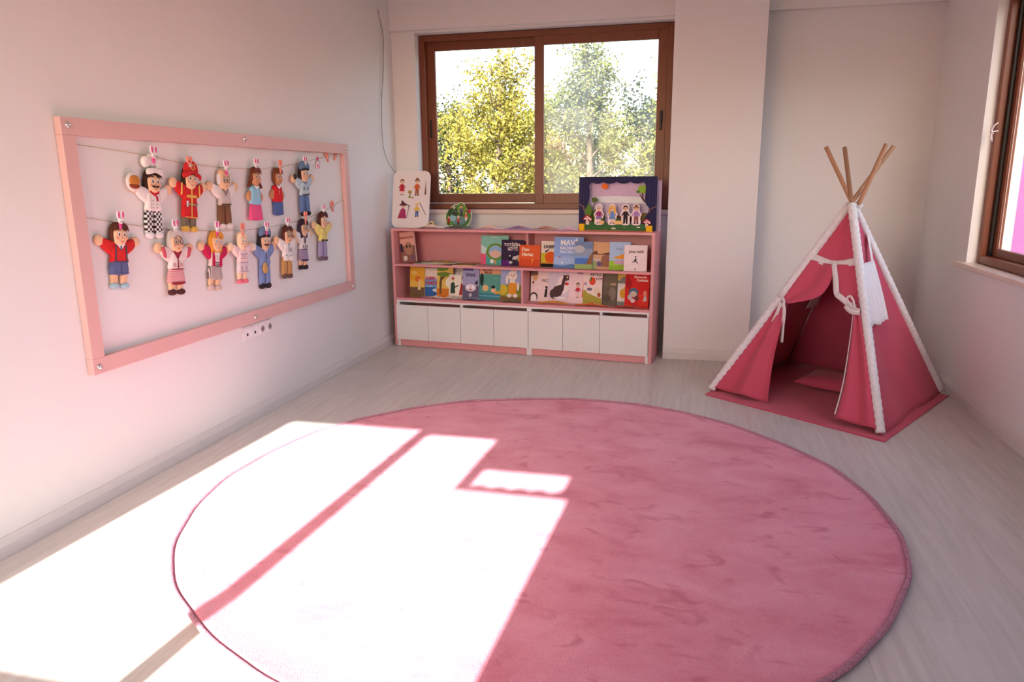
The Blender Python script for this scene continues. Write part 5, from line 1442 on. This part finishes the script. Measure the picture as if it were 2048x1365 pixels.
    rows = [[fF(q[0] + .004 * u, q[1], .016 + .002 * u) for u in (-1, 1)] for q in low]
    rel(MB().grid(rows)).obj('hem_edge', M_RIBBON, root, solid=.002)
    # tie ribbons
    def ribbon(nm, pts, w, nrm=Vector((-.6, -.8, 0))):
        pts = [Vector(q) for q in spline(pts, 6)]
        rows = []
        for i, q in enumerate(pts):
            d = (pts[min(i + 1, len(pts) - 1)] - pts[max(i - 1, 0)]).normalized()
            sd = d.cross(nrm).normalized()
            rows.append([q - sd * w / 2, q + sd * w / 2])
        rel(MB().grid(rows)).obj(nm, M_RIBBON, root, smooth=True, solid=.0016)
    tl = fF(.085, .487, .030)
    sdir = (FRp - FLp).normalized()
    def at(sx, dz, out=0.0): return tl + sdir * sx + Vector((0, 0, dz)) + Vector((-.6, -.8, 0)) * out
    ribbon('tie', [at(-.045, .020, -.02), at(-.01, .028, .012), at(.018, .006, .012), at(.012, -.025, .006), at(-.015, -.030, 0)], .022)
    ribbon('tie', [at(.0, -.010, .012), at(-.022, -.09, .018), at(-.052, -.155, .014), at(-.092, -.255, .012)], .022)
    ribbon('tie', [at(.012, -.010, .012), at(.030, -.06, .016), at(.026, -.16, .014), at(.024, -.268, .012)], .024)
    tr_ = fF(.90, .495, .022)
    def at2(sx, dz, out=0.0): return tr_ + sdir * sx + Vector((0, 0, dz)) + Vector((-.6, -.8, 0)) * out
    ribbon('tie', [at2(.035, .004, .012), at2(-.010, .018, .016), at2(-.040, .058, .018), at2(-.024, .078, .018), at2(.000, .050, .018), at2(.004, .006, .014)], .013)
    ribbon('tie', [at2(-.05, .018, .010), at2(-.01, -.012, .014), at2(.04, -.012, .012)], .032)
    # window with gathered white curtain on the right face
    rows = []
    n = 40
    for i in range(13):
        v = i / 12
        row = []
        for j in range(n + 1):
            u = j / n
            h = .705 - (.705 - .425) * v
            s = .035 + u * (.62 - .035 - .16 * v)
            row.append(fR(s, h + .012 * math.sin(u * 9) * v * .4, .012 + .010 * math.sin(u * 26 + .6) * (.35 + .65 * v)))
        rows.append(row)
    rel(MB().grid(rows)).obj('window_curtain', M_RIBBON, root, smooth=True, solid=.0016)
    rel(MB().grid([[fR(.50 + .12 * u, .705, .012), fR(.80 + .16 * u, .815, .010), fR(.88 + .16 * u, .835, .008)] for u in (0, .5, 1)])).obj('window_trim', M_RIBBON, root, solid=.002)
    # window curtain seen inside, on the far side panel
    rows = []
    for i in range(9):
        v = i / 8
        rows.append([fL(.02 + .26 * (j / 24), .56 - .145 * v, -.030 + .006 * math.sin(j * 1.3)) for j in range(25)])
    rel(MB().grid(rows)).obj('inner_window_curtain', M_RIBBON, root, smooth=True, solid=.0016)
    # floor mat
    c = [Vector((2.650, -1.335, 0)), Vector((3.572, -2.052, 0)), Vector((4.192, -1.035, 0)), Vector((3.27, -.34, 0))]
    N_ = 24
    def q_(u, v): return (c[0] * (1 - u) + c[1] * u) * (1 - v) + (c[3] * (1 - u) + c[2] * u) * v
    rr = random.Random(5)
    top = [[q_(j / N_, i / N_) + Vector((0, 0, .009 + .003 * math.sin(j * .9 + i * .35) * (1 if (j in (0, N_) or i in (0, N_)) else .35))) for j in range(N_ + 1)] for i in range(N_ + 1)]
    bot = [[Vector((q.x, q.y, .0008)) for q in r_] for r_ in top]
    mb = MB().grid(top); mb.grid([r_[::-1] for r_ in bot])
    mb.grid([bot[0], top[0]]); mb.grid([top[-1], bot[-1]])
    mb.grid([[r_[0] for r_ in top], [r_[0] for r_ in bot]]); mb.grid([[r_[-1] for r_ in bot], [r_[-1] for r_ in top]])
    rel(mb).obj('floor_mat', M_TENT, root, smooth=False)
make_tent()

# cushion inside
def cushion():
    root_m = Matrix.Translation((3.50, -1.02, .014)) @ Matrix.Rotation(math.radians(-30), 4, 'Z')
    n = 24; w, d, hh = .42, .36, .060
    def pt(u, v, s):
        x_, y_ = (u - .5) * 2, (v - .5) * 2
        px = x_ * (1 - .08 * (1 - y_ * y_) * 0 - .10 * (1 - abs(y_)) * abs(x_)) * w / 2
        py = y_ * (1 - .10 * (1 - abs(x_)) * abs(y_)) * d / 2
        f = max(0.0, (1 - x_ ** 4) * (1 - y_ ** 4)) ** .55
        return (px, py, hh * .5 + s * hh * f * (.95 if s > 0 else .48) + .010 * (x_ * x_ * y_ * y_))
    mb = MB()
    mb.grid([[pt(j / n, i / n, 1) for j in range(n + 1)] for i in range(n + 1)])
    mb.grid([[pt(j / n, i / n, -1) for j in range(n + 1)][::-1] for i in range(n + 1)])
    o = mb.obj('cushion', M_TENT, smooth=True)
    bm = bmesh.new(); bm.from_mesh(o.data); bmesh.ops.remove_doubles(bm, verts=bm.verts, dist=.0006); bm.to_mesh(o.data); bm.free()
    o.matrix_world = root_m
    tag(o, 'square pink cushion lying inside the teepee tent', 'cushion')
cushion()

# ================================================================== outdoors
GZ = -.55
M_GROUND = material('dry_grass_ground', srgb(120, 112, 88), rough=.95, vary=.2, scale=1.2)
structure('ground', MB().box(-60, 60, .26, 120, GZ - .2, GZ), M_GROUND)
structure('ground_yard', MB().box(RX + .26, 60, -40, .259, GZ - .2, GZ), M_GROUND)
structure('ground_front', MB().box(-60, RX + .259, -40, -6.5, GZ - .2, GZ), M_GROUND)

def leaf_mat(name, c1, c2):
    m = bpy.data.materials.new(name); m.use_nodes = True
    nt = m.node_tree; nt.nodes.clear()
    out = nt.nodes.new('ShaderNodeOutputMaterial')
    g = nt.nodes.new('ShaderNodeNewGeometry')
    rp = nt.nodes.new('ShaderNodeValToRGB')
    rp.color_ramp.elements[0].color = (*c1, 1); rp.color_ramp.elements[1].color = (*c2, 1)
    nt.links.new(g.outputs['Random Per Island'], rp.inputs['Fac'])
    df = nt.nodes.new('ShaderNodeBsdfDiffuse'); tl = nt.nodes.new('ShaderNodeBsdfTranslucent')
    nt.links.new(rp.outputs['Color'], df.inputs['Color']); nt.links.new(rp.outputs['Color'], tl.inputs['Color'])
    mx = nt.nodes.new('ShaderNodeMixShader'); mx.inputs['Fac'].default_value = .35
    nt.links.new(df.outputs[0], mx.inputs[1]); nt.links.new(tl.outputs[0], mx.inputs[2])
    nt.links.new(mx.outputs[0], out.inputs['Surface'])
    return m
M_BARK = material('bark', srgb(104, 92, 80), rough=.95, vary=.25, scale=10, stretch=(4, 4, 1), bump=.5, bscale=30)
LEAF = {'yellow': leaf_mat('yellow_leaves', (.15, .145, .032), (.42, .37, .085)), 'green': leaf_mat('green_leaves', (.11, .13, .045), (.27, .29, .10)),
        'lime': leaf_mat('lime_leaves', (.14, .17, .04), (.36, .37, .09)), 'rust': leaf_mat('rusty_leaves', (.12, .080, .045), (.22, .165, .095)), 'dark': leaf_mat('dark_green_leaves', (.035, .05, .022), (.085, .105, .045))}

def tree(label, x_, y_, top, spread, cz0, nleaf, kind, seed, trunk_r=.09, size=.055, nprim=20, name='tree', group='trees outside the window'):
    """trunk, primary and secondary limbs, leaves strewn along the twigs"""
    R_ = random.Random(seed)
    root = empty(name, Matrix.Translation((x_, y_, GZ)), label, 'tree', group)
    H = top - GZ; zlo = cz0 - GZ
    def limb(p, d, L, r, n=6, wob=.16, rise=.06):
        pts, rads, q, dd = [p], [r], p.copy(), d.copy()
        for i in range(n):
            dd = (dd + Vector((R_.uniform(-wob, wob), R_.uniform(-wob, wob), R_.uniform(-wob * .5, wob * .5) + rise))).normalized()
            q = q + dd * L / n
            pts.append(q.copy()); rads.append(max(.004, r * (1 - .8 * (i + 1) / n)))
        return pts, rads
    tb = MB(); twigs = []
    tp, tr = limb(Vector((0, 0, 0)), Vector((R_.uniform(-.05, .05), 0, 1)), H * .92, trunk_r, 10, .05, .05)
    tb.tube(tp, tr, 9)
    for k in range(nprim):
        t = ((k + R_.random()) / nprim) ** .9
        z = zlo * .8 + (H * .90 - zlo * .8) * t
        f = min(.999, z / (H * .92)) * 10
        i = int(f); p = tp[i].lerp(tp[i + 1], f - i)
        az = k * 2.4 + R_.uniform(-.5, .5)
        prof = (math.sin(math.pi * (.22 + .70 * t))) ** .8
        L = spread * prof * R_.uniform(.75, 1.15)
        el = .25 + .9 * t
        d = Vector((math.cos(az) * math.cos(el), math.sin(az) * math.cos(el), math.sin(el)))
        pts, rads = limb(p, d, L, tr[i] * .45, 6)
        tb.tube(pts, rads, 6)
        for j in range(9):
            u = .25 + .75 * R_.random(); g = min(5.999, u * 6); a = int(g)
            q = pts[a].lerp(pts[a + 1], g - a)
            sd = (Vector((R_.gauss(0, 1), R_.gauss(0, 1), R_.gauss(.25, .8))).normalized() + d * .5).normalized()
            sp_, sr_ = limb(q, sd, L * .42 * R_.uniform(.6, 1.1) + .10, rads[a] * .45, 4)
            tb.tube(sp_, sr_, 4)
            twigs.append((sp_, 1.0 if t < .72 else .30))
        twigs.append((pts[2:], .8 if t < .72 else .2))
    tb.obj('trunk', M_BARK, root, smooth=True)
    vs_, fs = [], []
    W_ = [w for _, w in twigs]
    while len(fs) < nleaf:
        pts, _w = R_.choices(twigs, W_)[0]
        i = R_.randrange(len(pts) - 1)
        q = pts[i].lerp(pts[i + 1], R_.random()) + Vector((R_.gauss(0, .085), R_.gauss(0, .085), R_.gauss(0, .085)))
        a = Vector((R_.gauss(0, 1), R_.gauss(0, 1), R_.gauss(-.2, .7))).normalized()
        b = a.cross(Vector((R_.gauss(0, 1), R_.gauss(0, 1), R_.gauss(0, 1)))).normalized()
        L = size * R_.uniform(.7, 1.3); w_ = L * .38
        k_ = len(vs_); n_ = a.cross(b)
        vs_ += [q, q + a * L * .5 + b * w_ + n_ * L * .08, q + a * L, q + a * L * .5 - b * w_ + n_ * L * .08]
        fs.append((k_, k_ + 1, k_ + 2, k_ + 3))
    fo = MB().add(vs_, fs).obj('foliage', LEAF[kind], root)
    fo['kind'] = 'stuff'
    return root
tree('yellow-leaved young tree with a visible trunk seen through the left pane', -1.0, 7.2, 3.35, 1.45, .55, 12000, 'yellow', 11, trunk_r=.085, size=.060)
tree('tall grey-green tree seen through the left half of the right pane', .50, 8.2, 4.0, 1.25, .45, 13000, 'green', 23, trunk_r=.10, size=.058)
tree('bright lime-green tree seen at the right edge of the right pane', 2.30, 6.9, 3.75, 1.15, .40, 13000, 'lime', 5, trunk_r=.10, size=.058)
tree('low rust-tinged tree seen between the two panes behind the mullion', -.55, 10.9, 2.2, 1.1, .3, 7000, 'rust', 31, trunk_r=.07, size=.06)
tree('dark green tree far back at the left edge of the window view', -3.6, 12.5, 2.9, 1.7, .2, 9000, 'dark', 41, trunk_r=.10, size=.075)
tree('far green tree seen behind the yellow-leaved tree', -2.6, 17.0, 3.1, 2.2, .2, 12000, 'lime', 53, trunk_r=.10, size=.09)
tree('far dark tree seen behind the right pane', 1.3, 13.5, 3.0, 2.0, .2, 12000, 'dark', 61, trunk_r=.10, size=.085)

tree('round green tree far to the left beyond the boundary of the yard', -6.2, 15.0, 3.0, 2.0, .2, 6000, 'green', 71, trunk_r=.10, size=.10)
tree('round lime tree far to the right beyond the toy theatre', 4.3, 11.5, 3.2, 1.6, .2, 6000, 'lime', 83, trunk_r=.10, size=.085)

# low pale boundary wall beyond the trees
bwall = MB()
bwall.box(-16, 12, 19.0, 19.25, GZ, 1.02)
bwall.box(-16, 12, 18.95, 19.30, 1.02, 1.08)
tag(bwall.obj('boundary_wall', material('pale_render', srgb(170, 172, 178), rough=.9, vary=.06, scale=2)), 'low pale boundary wall beyond the trees outside the window', 'wall')

# purple corner column of the facade, outside the right window
fc = empty('facade_column', Matrix.Translation((5.30, 1.16, GZ)), 'purple facade column standing outside the right window', 'column')
MB().box(-.10, .10, -.13, .13, 0, 4.2).obj('shaft', material('purple_render', srgb(96, 48, 90), rough=.7, vary=.04), fc, bevel=.004)
MB().box(-.13, .13, -.16, .16, 0, .18).obj('base', material('grey_render', srgb(170, 166, 166), rough=.8), fc, bevel=.004)
nb = MB(); nb.box(9.2, 9.4, 6.5, 26.0, GZ, 5.0)
ob = nb.obj('neighbour_wall', material('pale_facade', srgb(160, 156, 164), rough=.85, vary=.03))
tag(ob, 'pale blank facade wall of the building beyond the right window', 'wall')

shade_blk = empty('added_shade_block', Matrix.Translation((9.5, -10.5, GZ)), 'plain pale block added out of view to cast shade outside the right window', 'shade block')  # unseen block, added only to shade the yard and right window
M_SHADE_BLOCK = material('shade_block_render', srgb(206, 200, 200), rough=.85, vary=.03)
MB().box(-3.6, 4.6, -3.2, 3.0, 0, 3.4).obj('block_body', M_SHADE_BLOCK, shade_blk)
MB().box(-3.75, 4.75, -3.35, 3.15, 3.4, 3.6).obj('block_top', material('grey_render', srgb(170, 166, 166), rough=.8), shade_blk)
